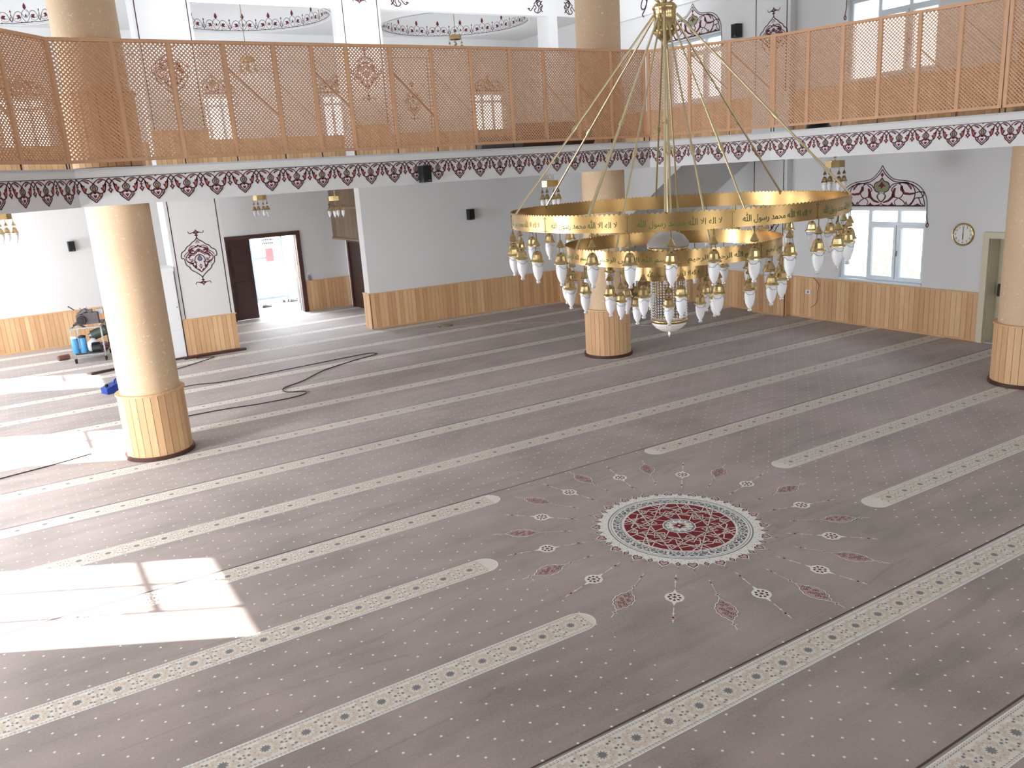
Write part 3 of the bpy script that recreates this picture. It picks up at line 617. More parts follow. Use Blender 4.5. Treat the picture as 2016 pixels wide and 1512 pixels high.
def screen(label, a, d, L, n, marks, ext=(0, 0)):
    """lattice railing: a..a+d*L, set back from the slab edge, marks = post positions"""
    t = thing('lattice_railing', label, 'railing', tuple(a), 0, 'pine lattice railing of the gallery'); off = -n * 0.09; a = a - d * ext[0]; L = L + ext[0] + ext[1]; marks = [m_ + ext[0] for m_ in marks]; marks[0] -= ext[0]; marks[-1] += ext[1]; t.location = tuple(a)
    zb, zt = 3.635, 4.93
    b = MB(); b.obox(off + Vector((0, 0, zt - 0.035)) - n * 0.03, d * L, n * 0.06, (0, 0, 0.035), 0, .4); b.build('top_rail', M_lat, t)
    b = MB(); b.obox(off + Vector((0, 0, zb)) - n * 0.02, d * L, n * 0.045, (0, 0, 0.035), 0, .5); b.build('bottom_rail', M_lat, t)
    for m_ in marks:
        b = MB(); b.obox(off + d * (m_ - 0.02) + Vector((0, 0, zb)) - n * 0.012, d * 0.04, n * 0.040, (0, 0, zt - zb - .03), 0, random.uniform(.2, .6)); b.build('post', M_lat, t)
        b = MB(); b.obox(off + d * (m_ - 0.006) + Vector((0, 0, 3.575)) - n * 0.01, d * 0.012, n * 0.012, (0, 0, 0.065), 0, .6); b.build('foot', M_dark, t)
    for q in range(len(marks) - 1):
        u0, u1 = marks[q] + 0.02, marks[q + 1] - 0.02; w = u1 - u0; h = zt - zb - 0.07; pit = 0.046; b = MB()
        for fam in (1, -1):
            c = -h if fam == 1 else 0
            c += pit * 0.3
            while c < (w if fam == 1 else w + h):
                # line x = c + fam*y
                y0, y1 = 0, h
                x0, x1 = c, c + fam * h
                if fam == 1:
                    if x0 < 0: y0 = -c; x0 = 0
                    if x1 > w: y1 = w - c; x1 = w
                else:
                    if x0 > w: y0 = c - w; x0 = w
                    if x1 < 0: y1 = c; x1 = 0
                if y1 - y0 > 0.02:
                    p0 = off + d * (u0 + x0) + Vector((0, 0, zb + .035 + y0)); e = d * (x1 - x0) + Vector((0, 0, y1 - y0)); sd_ = (d * fam * -1 + Vector((0, 0, 1))).normalized() * 0.0135
                    b.obox(p0 - sd_ / 2 + (n * 0.0 if fam == 1 else n * 0.009), e, sd_, n * 0.009, 0, random.uniform(.3, .8))
                c += pit
        # edge battens and one brace behind
        for e_ in (0, w - .008): b.obox(off + d * (u0 + e_) + Vector((0, 0, zb + .03)) - n * .004, d * 0.008, n * 0.024, (0, 0, h), 0, .5)
        if random.random() < 0.55:
            s0 = random.uniform(.2, h - w - .1); e = d * w * random.choice((1,)) + Vector((0, 0, -w)); b.obox(off + d * u0 + Vector((0, 0, zb + .035 + s0 + w)) - n * .012, e, Vector((0, 0, .02)), n * 0.008, 0, .9)
        b.build('lattice_panel', M_lat, t)
def marks(L, k): return [0.02 + (L - 0.04) * i / k for i in range(k + 1)]
PX = [0.8, 1.39, 1.98, 2.58, 3.17, 3.64, 4.09, 4.69, 5.28, 5.88, 6.5, 7.08, 7.67, 8.29, 8.9]
a, d, L, n = run[2]; screen('long straight lattice railing running across above the middle of the hall', a, d, L, n, [x - 0.82 + .03 for x in PX], (.04, .045))
a, d, L, n = run[3]; screen('short lattice railing run behind the chandelier rods, joining the two long runs', a, d, L, n, marks(L, 3), (.045, .015))
a, d, L, n = run[4]; screen('lattice railing on the right, in front of the upper window by the right wall', a, d, L, n, marks(L, 6), (.015, 0))
a, d, L, n = run[5]; screen('lattice railing end at the upper right corner before the right pillar', a, d, 1.75, n, marks(1.75, 3))
a, d, L, n = run[1]; screen('short lattice railing run at the upper left corner, turning toward the viewer', a, d, L, n, marks(L, 2), (0, .04))

# ------------------------------------------------------------------ painted ornament of walls (pier medallions, window crests)
def medal():
    o = Orn(); w = 0.018
    def half(q):
        q.stroke(spl([(0, .39), (.035, .34), (.10, .30), (.15, .25)], 4) + spl([(.15, .25), (.21, .22), (.255, .16)], 4) + spl([(.255, .16), (.32, .12), (.34, .06), (.335, .0)], 4), w, LINE)
        q.stroke([(.335, .0), (.30, .01), (.285, -.03)], w, LINE)
        q.stroke(spl([(.285, -.03), (.27, -.12), (.22, -.17)], 4) + spl([(.22, -.17), (.19, -.23), (.12, -.28)], 4) + spl([(.12, -.28), (.06, -.33), (.02, -.37), (0, -.40)], 4), w, LINE)
        q.stroke(spl([(0, .24), (.06, .20), (.13, .17), (.17, .10), (.11, .08), (.05, .13), (0, .17)]), w, MAR)
        q.stroke(spl([(.0, .15), (.08, .07), (.16, .11), (.23, .05), (.26, -.02), (.20, -.08), (.12, -.05)]), w, MAR)
        q.stroke(spl([(0, .06), (.07, .02), (.10, -.06), (.08, -.13), (.13, -.17), (.15, -.09)]), w, MAR)
        q.stroke(spl([(.19, -.08), (.14, -.13), (.11, -.19), (.05, -.25), (0, -.29)]), w, MAR)
        q.fill([(.07, .15), (.13, .17), (.17, .12), (.13, .125)], MAR); q.fill([(.14, .06), (.2, .04), (.24, .0), (.18, .01)], MAR); q.fill([(.09, -.13), (.13, -.20), (.08, -.22), (.07, -.17)], MAR)
        q.fill([(0, .10), (.03, .12), (0, .15)], MAR); q.stroke([(0, -.13), (.022, -.17), (0, -.22)], w * .8, MAR); q.fill([(.19, -.17), (.205, -.18), (.19, -.195)], MAR); q.fill([(.2, -.12), (.215, -.13), (.2, -.145)], MAR)
        q.fill([(0, .045), (.03, .0), (.042, -.035), (.02, -.065), (0, -.07)], BLU, 2); q.stroke(spl([(0, .045), (.03, .0), (.042, -.035), (.02, -.065), (0, -.07)]), w * .6, LINE, 3)
        q.stroke([(0, .33), (.04, .28), (0, .285)], w * .7, MAR)
        q.stroke(spl([(.02, .19), (.07, .23), (.14, .215), (.19, .15), (.15, .12)]), w * .8, MAR); q.stroke(spl([(.05, .10), (.12, .13), (.2, .12), (.27, .07), (.28, .03)]), w * .8, MAR)
        q.stroke(spl([(.09, .04), (.15, .06), (.2, .01), (.17, -.04), (.12, -.02)]), w * .8, MAR); q.stroke(spl([(.06, -.10), (.1, -.08), (.15, -.12), (.2, -.1), (.24, -.06)]), w * .8, MAR)
        q.fill([(.10, .21), (.17, .17), (.2, .13), (.14, .15)], MAR); q.fill([(.12, .05), (.17, .08), (.22, .06), (.16, .035)], MAR); q.fill([(.02, -.24), (.06, -.21), (.05, -.26), (0, -.30)], MAR); q.fill([(.0, .20), (.025, .225), (0, .25)], MAR)
        for s in (1, -1):
            e = lambda pts: [(x, y * s - (.0 if s == 1 else 0.01)) for x, y in pts]
            q.stroke(e([(0, .39), (0, .46)]), w, MAR); q.stroke(e([(0, .435), (.03, .435)]), w * 1.2, MAR)
            q.fill(e([(0, .455), (.05, .475), (.10, .485), (.055, .50), (.02, .52), (0, .555)]), MAR); q.stroke(e(spl([(.07, .485), (.11, .475), (.14, .49), (.145, .52)])), w * .7, LINE); q.fill(e([(0, .475), (.02, .495), (0, .52)]), BLU, 3)
    o.sym(half); return o
MD = medal()
def crest():
    o = Orn(); w = 0.019
    def half(q):
        ol = spl([(0, .765), (.05, .68), (.13, .585), (.22, .515), (.33, .485), (.50, .465), (.64, .425), (.76, .345), (.85, .23), (.895, .10), (.905, -.02)])
        il = spl([(0, .69), (.06, .60), (.15, .52), (.25, .46), (.36, .44), (.50, .425), (.62, .385), (.72, .305), (.80, .20), (.845, .08), (.86, .0)])
        q.stroke(ol + [Vector((.912, -.20)), Vector((.93, -.30))], w * .8, LINE); q.stroke(il, w, LINE); q.stroke([(0, .0), (.86, .0)], w * 1.3, LINE)
        q.stroke(spl([(.93, -.30), (.95, -.35), (.93, -.39), (.905, -.36), (.93, -.31)]), w, MAR)
        q.fill([(0, .0), (.86, 0)] + [(p[0], p[1]) for p in il[-2::-1]], PINK, 0.5)
        q.fill([(0, .53), (.05, .47), (.085, .45), (.14, .43), (.15, .36), (.13, .29), (.08, .26), (0, .26)], OLV, 1.5)
        q.stroke(spl([(0, .535), (.05, .47), (.11, .45), (.15, .41), (.155, .34), (.12, .28), (.05, .25), (.09, .18), (.04, .10), (0, .07)]), w, LINE, 3)
        q.stroke(spl([(0, .25), (.07, .20), (.05, .13), (0, .08)]), w * .8, OLV, 3); q.fill([(0, .47), (.03, .42), (.085, .37), (.03, .37), (0, .32)], MAR, 2.5)
        q.fill([(0, .635), (.035, .59), (0, .54)], MAR, 2)
        q.stroke(spl([(.17, .34), (.2, .39), (.27, .42), (.36, .41), (.41, .33), (.44, .26), (.41, .18), (.37, .14), (.43, .10), (.50, .02)]), w, LINE)
        q.stroke(spl([(.34, .42), (.48, .44), (.60, .38), (.66, .28), (.66, .18), (.62, .08), (.56, .02)]), w, LINE)
        q.stroke(spl([(.37, .14), (.29, .16), (.24, .18), (.23, .26), (.2, .30), (.24, .36), (.3, .40)]), w, LINE)
        q.fill([(.24, .32), (.215, .25), (.20, .18), (.14, .12), (.03, .07), (.05, .05), (.16, .08), (.24, .15), (.28, .17), (.27, .24), (.29, .33), (.26, .34)], MAR, 2)
        q.fill([(.37, .36), (.42, .38), (.43, .32), (.47, .26), (.56, .24), (.66, .25), (.66, .22), (.57, .20), (.46, .21), (.41, .26), (.37, .30)], MAR, 2); q.fill([(.43, .30), (.46, .26), (.52, .24), (.45, .24)], RED, 3)
        q.fill([(.40, .42), (.50, .40), (.57, .31), (.60, .30), (.59, .36), (.52, .42)], MAR, 2); q.fill([(.52, .39), (.57, .33), (.575, .36)], RED, 3)
        q.stroke(spl([(.66, .24), (.74, .26), (.82, .25), (.83, .20), (.79, .16), (.73, .15), (.67, .14), (.62, .06), (.58, .01)]), w, LINE)
        q.stroke(spl([(.73, .15), (.76, .10), (.78, .05), (.83, .02)]), w, LINE)
        for x, h_ in ((.22, .07), (.50, .09), (.72, .05)): q.fill([(x - .09, .005), (x - .03, .03), (x, h_), (x + .03, .03), (x + .09, .005)], MAR, 2)
        q.fill([(.47, .01), (.50, .06), (.53, .01)], OLV, 3); q.stroke(spl([(.0, .045), (.06, .015), (.12, .01)]), w, MAR); q.stroke(spl([(.30, .01), (.27, .08), (.33, .14)]), w * .8, LINE)
    o.sym(half); return o
CR = crest()
def wall_orn(name, items, fn):
    b = MB(); o = Orn()
    for it in items: it(o)
    o.emit(b, fn, 0); return struct(b.build(name, ORN))
F = 0.018
def panel(x0, x1, z0, z1, w=F):
    return lambda o: (o.stroke([(x0, z0), (x0, z1)], w, LINE), o.stroke([(x1, z0), (x1, z1)], w, LINE), o.stroke([(x0, z1), (x1, z1)], w, LINE))
wall_orn('trim_13', [panel(2.86, 3.76, 0.79, 3.12), lambda o: o.place(MD, sx=1, sy=1, dx=3.31, dy=1.97)], lambda x, y, l: (x, 17.399 - l, y))
wall_orn('trim_14', [panel(2.85, 3.77, 4.41, 6.9), panel(6.85, 7.62, 4.41, 6.9), lambda o: (o.place(MD, dx=3.31, dy=5.42), o.place(MD, dx=7.235, dy=5.42), o.place(MD, dx=7.235, dy=7.35))], lambda x, y, l: (x, 17.349 - l, y))
wall_orn('trim_15', [panel(11.54, 12.30, 0.84, 3.13), panel(11.54, 12.30, 4.41, 7.9), lambda o: (o.place(MD, dx=11.92, dy=1.97), o.place(MD, dx=11.86, dy=5.42))], lambda x, y, l: (13.438 - l, x, y))
wall_orn('trim_16', [lambda o: o.place(CR, sx=0.98, sy=0.92, dx=9.47, dy=2.225), lambda o: o.place(CR, sx=0.98, sy=0.92, dx=9.46, dy=5.85), lambda o: o.place(CR, sx=0.93, sy=0.86, dx=14.23, dy=5.82)], lambda x, y, l: (13.598 - l, x, y))
wall_orn('trim_17', [(lambda o, c=c: o.place(CR, sx=0.55, sy=0.6, dx=c, dy=5.45)) for c in (-.66, .9, 4.93, 8.0, 12.47)] + [panel(9.6, 10.6, 4.5, 6.3), panel(3.0, 3.9, 4.5, 6.3), lambda o: o.place(MD, sx=.8, sy=.9, dx=10.1, dy=5.2)], lambda x, y, l: (x, YB - .002 - l, y))

# ------------------------------------------------------------------ windows
def window(name, axis, w0, pos, z0, z1, u0, u1, sign, layout='sash'):
    """u along wall, pos = inner wall face, sign = inward direction"""
    dep = 0.12 if layout != 'slim' else 0.05; mw = .032 if layout != 'slim' else .014; dt = .07 if layout != 'slim' else .035
    def P(mb, ua, ub, za, zb, d0, d1, mi=0):
        x0, x1 = sorted((pos - sign * d0, pos - sign * d1))
        if axis == 'x': mb.box(x0, x1, ua, ub, za, zb, mi)
        else: mb.box(ua, ub, x0, x1, za, zb, mi)
    b = MB(); f = 0.055 if layout != 'slim' else .025; W_ = u1 - u0; t1, t2 = u0 + W_ / 3, u0 + 2 * W_ / 3
    for q in ((u0, u0 + f, z0, z1), (u1 - f, u1, z0, z1), (u0 + f, u1 - f, z0, z0 + f), (u0 + f, u1 - f, z1 - f, z1)): P(b, *q, dep, dep + dt)
    tz = z0 + (z1 - z0) * 0.79
    for t in (t1, t2): P(b, t - mw, t + mw, z0 + f, z1 - f, dep, dep + dt)
    if layout == 'sash':
        P(b, u0 + f, t1 - .032, tz - .03, tz + .03, dep, dep + .07); P(b, t1 + .032, t2 - .032, tz - .03, tz + .03, dep, dep + .07)
        for s0, s1 in ((u0 + .01, t1 - .0), (t1 + .0, t2 - .0)):
            for q in ((s0 + f - .02, s0 + f + .03, z0 + f, tz - .03), (s1 - .06, s1 - .015, z0 + f, tz - .03), (s0 + f + .03, s1 - .06, z0 + f, z0 + f + .045), (s0 + f + .03, s1 - .06, tz - .075, tz - .03)): P(b, *q, dep - .02, dep + .05)
    else:
        for ua, ub in ((u0 + f, t1 - mw), (t1 + mw, t2 - mw), (t2 + mw, u1 - f)):
            if layout == 'slim' and ua == u0 + f: continue
            P(b, ua, ub, tz - (.03 if layout == 'plain' else .02), tz + (.03 if layout == 'plain' else .02), dep, dep + dt)
    P(b, u0 - .0, u1 + .0, z0 + .001, z0 + 0.02, -.02, dep)
    w = b.build(name, M_upvc); struct(w)
    b = MB(); P(b, u0 + f, u1 - f, z0 + f, z1 - f, dep + .03, dep + .036); g = b.build('pane', M_glass, w)
    if layout == 'sash': b = MB(); P(b, t1 + .0, t1 + .02, (z0 + tz) / 2 - .05, (z0 + tz) / 2 + .05, dep - .05, dep - .02); b.build('handle', M_steel, w)
    return w
window('window_1', 'x', 0, XR, *WR['low'][2:], *WR['low'][:2], -1)
window('window_2', 'x', 0, XR, *WR['up1'][2:], *WR['up1'][:2], -1)
window('window_3', 'x', 0, XR, *WR['up2'][2:], *WR['up2'][:2], -1)
for i, (y0, y1) in enumerate(LW): window('window_%d' % (4 + i), 'x', 0, XL, .85, 2.12, y0, y1, 1, 'slim')
for i, (x0, x1) in enumerate(UB): window('window_%d' % (7 + i), 'y', 0, YB, 4.30, 5.40, x0, x1, -1, 'plain')
window('window_12', 'x', 0, XR, *WR['up3'][2:], *WR['up3'][:2], -1); window('window_13', 'x', 0, XR, *WR['low2'][2:], *WR['low2'][:2], -1)

# ------------------------------------------------------------------ doors
b = MB()                                              # cream fire door on the right wall
b.box(13.54, 13.62, 7.45, 7.55, 0, 1.82); b.box(13.54, 13.62, 6.46, 6.57, 0, 1.82); b.box(13.54, 13.62, 6.57, 7.45, 1.72, 1.82)
b.box(13.6, 13.86, 7.44, 7.47, 0, 1.74); b.box(13.6, 13.86, 6.55, 6.58, 0, 1.74); b.box(13.6, 13.86, 6.58, 7.44, 1.71, 1.74)
dr = b.build('door_1', M_creamf); struct(dr)
b = MB(); b.box(13.83, 13.87, 6.58, 7.44, 0.012, 1.71); b.build('door_leaf', M_cream, dr)
b = MB(); b.box(13.77, 13.83, 7.30, 7.38, 0.76, 0.96); b.box(13.79, 13.83, 6.64, 6.70, 0.78, 0.92); b.cyl((13.78, 7.32, 0.79), (13.78, 6.66, 0.79), 0.02); tb = b.build('panic_bar', M_dark, dr)
b = MB(); b.box(13.58, 13.86, 6.58, 7.44, -0.01, 0.012); b.build('threshold', M_marble, dr)
b = MB()                                              # brown entrance door at the back
for q in ((4.62, 4.70, 0, 2.10), (6.44, 6.55, 0, 2.10), (4.70, 6.44, 2.0, 2.10)): b.box(q[0], q[1], YB - .04, YB + .30, q[2], q[3])
dr = b.build('door_2', M_brownf); struct(dr)
b = MB(); b.box(4.71, 5.27, YB + .02, YB + .07, 0.01, 2.0); b.box(4.80, 5.18, YB + .005, YB + .02, 0.2, .95); b.box(4.80, 5.18, YB + .005, YB + .02, 1.1, 1.85); b.build('door_leaf', M_brown, dr)
b = MB(); ang = radians(100); e = Vector((-cos(ang), sin(ang), 0)); n_ = Vector((e.y, -e.x, 0)) * 0.05; o_ = Vector((6.43, YB + .12, 0.01)); Lw = 0.8
for q in ((0, .09, 0, 1.98), (Lw - .09, Lw, 0, 1.98), (0.09, Lw - .09, 0, .12), (.09, Lw - .09, .85, .97), (.09, Lw - .09, 1.88, 1.98)): b.obox(o_ + e * q[0] + Vector((0, 0, q[2])), e * (q[1] - q[0]), n_, (0, 0, q[3] - q[2]))
b.build('open_leaf', M_upvc, dr)
b = MB(); b.obox(o_ + e * .09 + n_ * .4 + Vector((0, 0, .12)), e * (Lw - .18), n_ * .1, (0, 0, .73)); b.obox(o_ + e * .09 + n_ * .4 + Vector((0, 0, .97)), e * (Lw - .18), n_ * .1, (0, 0, .91)); b.build('pane', M_glass, dr)
b = MB(); b.box(7.68, 7.76, 19.86, 19.95, 0, 1.80); b.box(7.68, 7.76, 20.82, 20.92, 0, 1.80); b.box(7.68, 7.76, 19.95, 20.82, 1.70, 1.80)
dr = b.build('door_3', M_brownf); struct(dr); b = MB(); b.box(7.715, 7.755, 19.95, 20.82, 0.01, 1.70); b.build('door_leaf', M_brown, dr)
b = MB(); b.box(11.9, 11.98, 17.12, 17.2, 0, 2.02); b.box(12.72, 12.8, 17.12, 17.2, 0, 2.02); b.box(11.98, 12.72, 17.12, 17.2, 1.94, 2.02)
dr = b.build('door_4', M_brownf); struct(dr); b = MB(); b.box(11.98, 12.72, 17.15, 17.2, 0.01, 1.94); b.build('door_leaf', M_brown, dr)
cup = thing('timber_cladding', 'brown timber cladding box above the small dark side door', 'cladding', (7.6, 20.0, 1.8))
b = MB()
for i in range(9): b.box(-0.16, -0.14, -1.5 + i * .3, -1.205 + i * .3, 0, 1.35, 0, random.random())
b.box(-0.14, 0.13, -1.5, 1.19, 0, 1.35, 0, .5); b.build('cladding_boards', M_clad, cup)
b = MB(); b.box(-0.19, -0.16, -1.5, 1.19, 0.78, 0.84, 0, .1); b.box(-0.19, -0.16, -1.5, 1.19, 0.0, 0.05, 0, .1); b.build('batten', M_clad, cup)

# ------------------------------------------------------------------ outside the door and windows
b = MB(); b.box(-45, 60, YB + .3, 70, -0.35, -0.14); b.box(XR + .3, 60, -30, YB + .3, -.35, -.14); struct(b.build('ground_outside', M_ground))
b = MB(); b.box(2.5, 9.5, YB + .3, 26.5, -0.14, -0.02); struct(b.build('porch_floor', M_tile))
b = MB(); b.box(7.35, 7.5, YB + .3, 25.0, -0.02, 2.6); struct(b.build('porch_wall', M_wall))
b = MB(); b.box(3.0, 3.2, YB + .3, 25.0, -0.02, 3.0); b.box(2.0, 9.5, YB + .3, 26.0, 3.0, 3.15); b.box(XL - 9, XR + 1, YB + .3, YB + 2.4, 5.85, 6.0); struct(b.build('porch_roof', M_wall))  # unseen side wall, roof and eave added to keep the sun out
gt = thing('ornamental_gate', 'white metal gate with scroll panels standing outside the open entrance door', 'gate', (6.02, 24.3, -0.02))
b = MB()
for x in (0, .90): b.box(x, x + .06, 0, .05, 0, 2.7)
for z in (.05, 1.22, 2.64): b.box(.06, .90, 0, .05, z, z + .07)
b.build('frame', M_gate, gt)
for z0 in (.12, 1.29):
    b = MB()
    for i in range(5):
        x = .06 + .84 * (i + .5) / 5
        b.box(x + .08, x + .095, .015, .035, z0, z0 + (1.1 if z0 < 1 else 1.35))
        for j in range(6 if z0 < 1 else 7):
            zc = z0 + .1 + j * .18; s = 1 if (i + j) % 2 else -1
            b.tube([Vector((x - s * .05 * cos(t) * (1 - t / 8), .025, zc + .07 * sin(t) * (1 - t / 9))) for t in [k * .6 for k in range(9)]], .008, 4)
    b.build('scroll_panel', M_gate, gt)
tag(MB.build((lambda b: (b.box(6.45, 6.67, 24.28, 24.30, 1.12, 1.50), b)[1])(MB()), 'poster', M_poster), 'red and white poster fixed on the white gate outside', 'poster')
nb = thing('notice_board', 'white notice sheet with lines of writing above the red poster on the gate', 'sign', (6.40, 24.28, 1.56)); b = MB(); b.box(-.05, .36, 0, .02, 0, .36); b.build('sheet', M_paper, nb)
b = MB()
for j in range(3):
    x = -.02
    while x < .30: w = random.uniform(.02, .05); b.box(x, x + w, -.004, 0, .27 - j * .10, .31 - j * .10); x += w + .015
b.build('writing', M_dark, nb)
def shoe(loc, rz, m, label):
    t = thing('shoe', label, 'shoe', loc, rz, 'shoes left on the porch'); b = MB()
    pr = [(-.13, .035, .07), (-.09, .042, .085), (-.03, .04, .075), (.04, .046, .055), (.10, .045, .04), (.135, .028, .028)]; vs = []
    for x, w, h in pr: vs += [(x, -w, .015), (x, -w * .85, h * .6), (x, 0, h), (x, w * .85, h * .6), (x, w, .015)]
    fs = [(i * 5 + j, i * 5 + j + 1, i * 5 + 6 + j, i * 5 + 5 + j) for i in range(5) for j in range(4)] + [(4, 3, 2, 1, 0), (25, 26, 27, 28, 29)]; b.add(vs, fs, 0, .5, True); b.build('upper', m, t)
    b = MB(); b.prism([(x, -w - .004, 0) for x, w, h in pr] + [(x, w + .004, 0) for x, w, h in pr[::-1]], (0, 0, .018)); b.build('sole', M_rubber, t)
for i, (x, y, r, m, l) in enumerate([(5.98, 23.1, .3, M_black, 'black shoe nearest the dark door leaf on the porch'), (6.05, 23.35, .4, M_greyc, 'grey shoe beside the black one on the porch'), (6.55, 23.7, 2.2, M_black, 'black shoe lying askew before the middle of the gate'), (6.72, 23.75, 1.9, M_cable, 'dark brown shoe before the right part of the gate'), (6.88, 23.55, .2, M_black, 'black shoe beside the porch wall'), (7.15, 23.9, .5, M_roll, 'reddish brown shoe closest to the porch wall')]): shoe((x, y, -.02), r, m, l)
def weeds(name, label, x0, x1, y0, y1, n, hh):
    b = MB()
    for i in range(n):
        x, y = random.uniform(x0, x1), random.uniform(y0, y1); h = random.uniform(.4, 1) * hh; lx, ly = random.uniform(-.2, .2), random.uniform(-.2, .2)
        b.cyl((x, y, -.14), (x + lx, y + ly, h), .012, .004, 4, caps=False)
        for k in range(14):
            t = random.uniform(.25, 1); c = Vector((x + lx * t, y + ly * t, -.14 + (h + .14) * t)); r = random.uniform(.04, .10); a = random.uniform(0, 6.28); dv = Vector((cos(a) * r, sin(a) * r, random.uniform(-.03, .08))); sd_ = Vector((-sin(a), cos(a), .3)) * r * .35
            b.add([c, c + dv * .5 + sd_, c + dv, c + dv * .5 - sd_], [(0, 1, 2, 3)])
    tag(b.build(name, M_weed), label, 'plants', kind='stuff')
weeds('weed_patch', 'tall dry weeds growing outside the lower right window', 15.2, 19.0, 5.5, 13.5, 420, 1.5)

# ------------------------------------------------------------------ big chandelier
CH = Vector((4.787, 5.323, 0))
ch = thing('ring_chandelier', 'huge three-ring brass chandelier with hanging white glass lamps over the medallion', 'chandelier', CH)
def glyph_mesh(text, width, height):
    c = bpy.data.curves.new('txt', 'FONT'); c.body = text; c.size = 1; c.resolution_u = 2; ob = bpy.data.objects.new('txt', c); COL.objects.link(ob)
    me = bpy.data.meshes.new_from_object(ob.evaluated_get(bpy.context.evaluated_depsgraph_get())); vs = [tuple(v.co[:2]) for v in me.vertices]; fs = [tuple(p.vertices) for p in me.polygons]
    bpy.data.objects.remove(ob); bpy.data.curves.remove(c); bpy.data.meshes.remove(me)
    if not vs: return [], []
    x0, x1 = min(v[0] for v in vs), max(v[0] for v in vs); y0, y1 = min(v[1] for v in vs), max(v[1] for v in vs)
    return [((x - x0) / (x1 - x0) * width - width / 2, (y - y0) / (y1 - y0) * height - height / 2) for x, y in vs], fs
ALL = '\uFDF2'
T1 = ''.join([ALL, ' ', '\uFEDD\uFEEE\uFEB3\uFEAD', ' ', '\uFEAA\uFEE4\uFEA4\uFEE3', ' ', ALL, ' ', '\uFEFB\uFE8D', ' ', '\uFEEA\uFEDF\uFE8D', ' ', '\uFEFB'])
T2 = ''.join(['\uFEE2\uFEF4\uFEA3\uFEAE\uFEDF\uFE8D', ' ', '\uFEE6\uFEE4\uFEA3\uFEAE\uFEDF\uFE8D', ' ', ALL, ' ', '\uFEE2\uFEB4\uFE91'])
def lamp_parts(s=1.0):
    m1 = MB()      # finial cone, hook and suspension wires
    m1.cyl((0, 0, 0), (0, 0, -.045 * s), .003 * s, n=5, mi=1); m1.lathe([(.002, -.04 * s), (.008 * s, -.048 * s), (.015 * s, -.065 * s), (.025 * s, -.084 * s), (.028 * s, -.089 * s), (.025 * s, -.095 * s), (.004 * s, -.10 * s)], n=8, smooth=False)
    for k in range(3):
        a = 2 * pi * k / 3 + .4; m1.cyl((.012 * s * cos(a), .012 * s * sin(a), -.092 * s), (.034 * s * cos(a), .034 * s * sin(a), -.175 * s), .0012 * s, n=4, mi=1, caps=False)
        m1.tube([Vector((.040 * s * cos(a + t * .7), .040 * s * sin(a + t * .7), (-.212 - .022 * sin(t / 3 * pi)) * s)) for t in range(4)], .0012 * s, 4, 1)
    m2 = MB(); m2.lathe([(.004 * s, -.124 * s), (.013 * s, -.126 * s), (.024 * s, -.136 * s), (.032 * s, -.152 * s), (.036 * s, -.172 * s), (.038 * s, -.184 * s), (.048 * s, -.198 * s), (.049 * s, -.204 * s), (.036 * s, -.206 * s), (.034 * s, -.190 * s)], n=12, smooth=False)
    for k in range(3): a = 2 * pi * k / 3; m2.cyl((.04 * s * cos(a), .04 * s * sin(a), -.2 * s), (.056 * s * cos(a), .056 * s * sin(a), -.196 * s), .003 * s, .001, 5)
    m3 = MB(); m3.lathe([(.034 * s, -.202 * s), (.0365 * s, -.225 * s), (.035 * s, -.26 * s), (.028 * s, -.295 * s), (.017 * s, -.318 * s), (.011 * s, -.326 * s), (.0105 * s, -.331 * s)], n=16)
    m4 = MB(); m4.lathe([(.0105 * s, -.331 * s), (.015 * s, -.338 * s), (.014 * s, -.347 * s), (.006 * s, -.352 * s), (.001, -.352 * s)], n=12)
    return m1, m2, m3, m4
def make_lamp(parent, s=1.0):
    m1, m2, m3, m4 = lamp_parts(s); l = m1.build('hanging_lamp', [M_brass, M_wire], parent); m2.build('lamp_cap', M_brass, l); m3.build('glass_shade', M_frost, l); m4.build('glass_knob', M_clear, l); return l
lamp0 = None
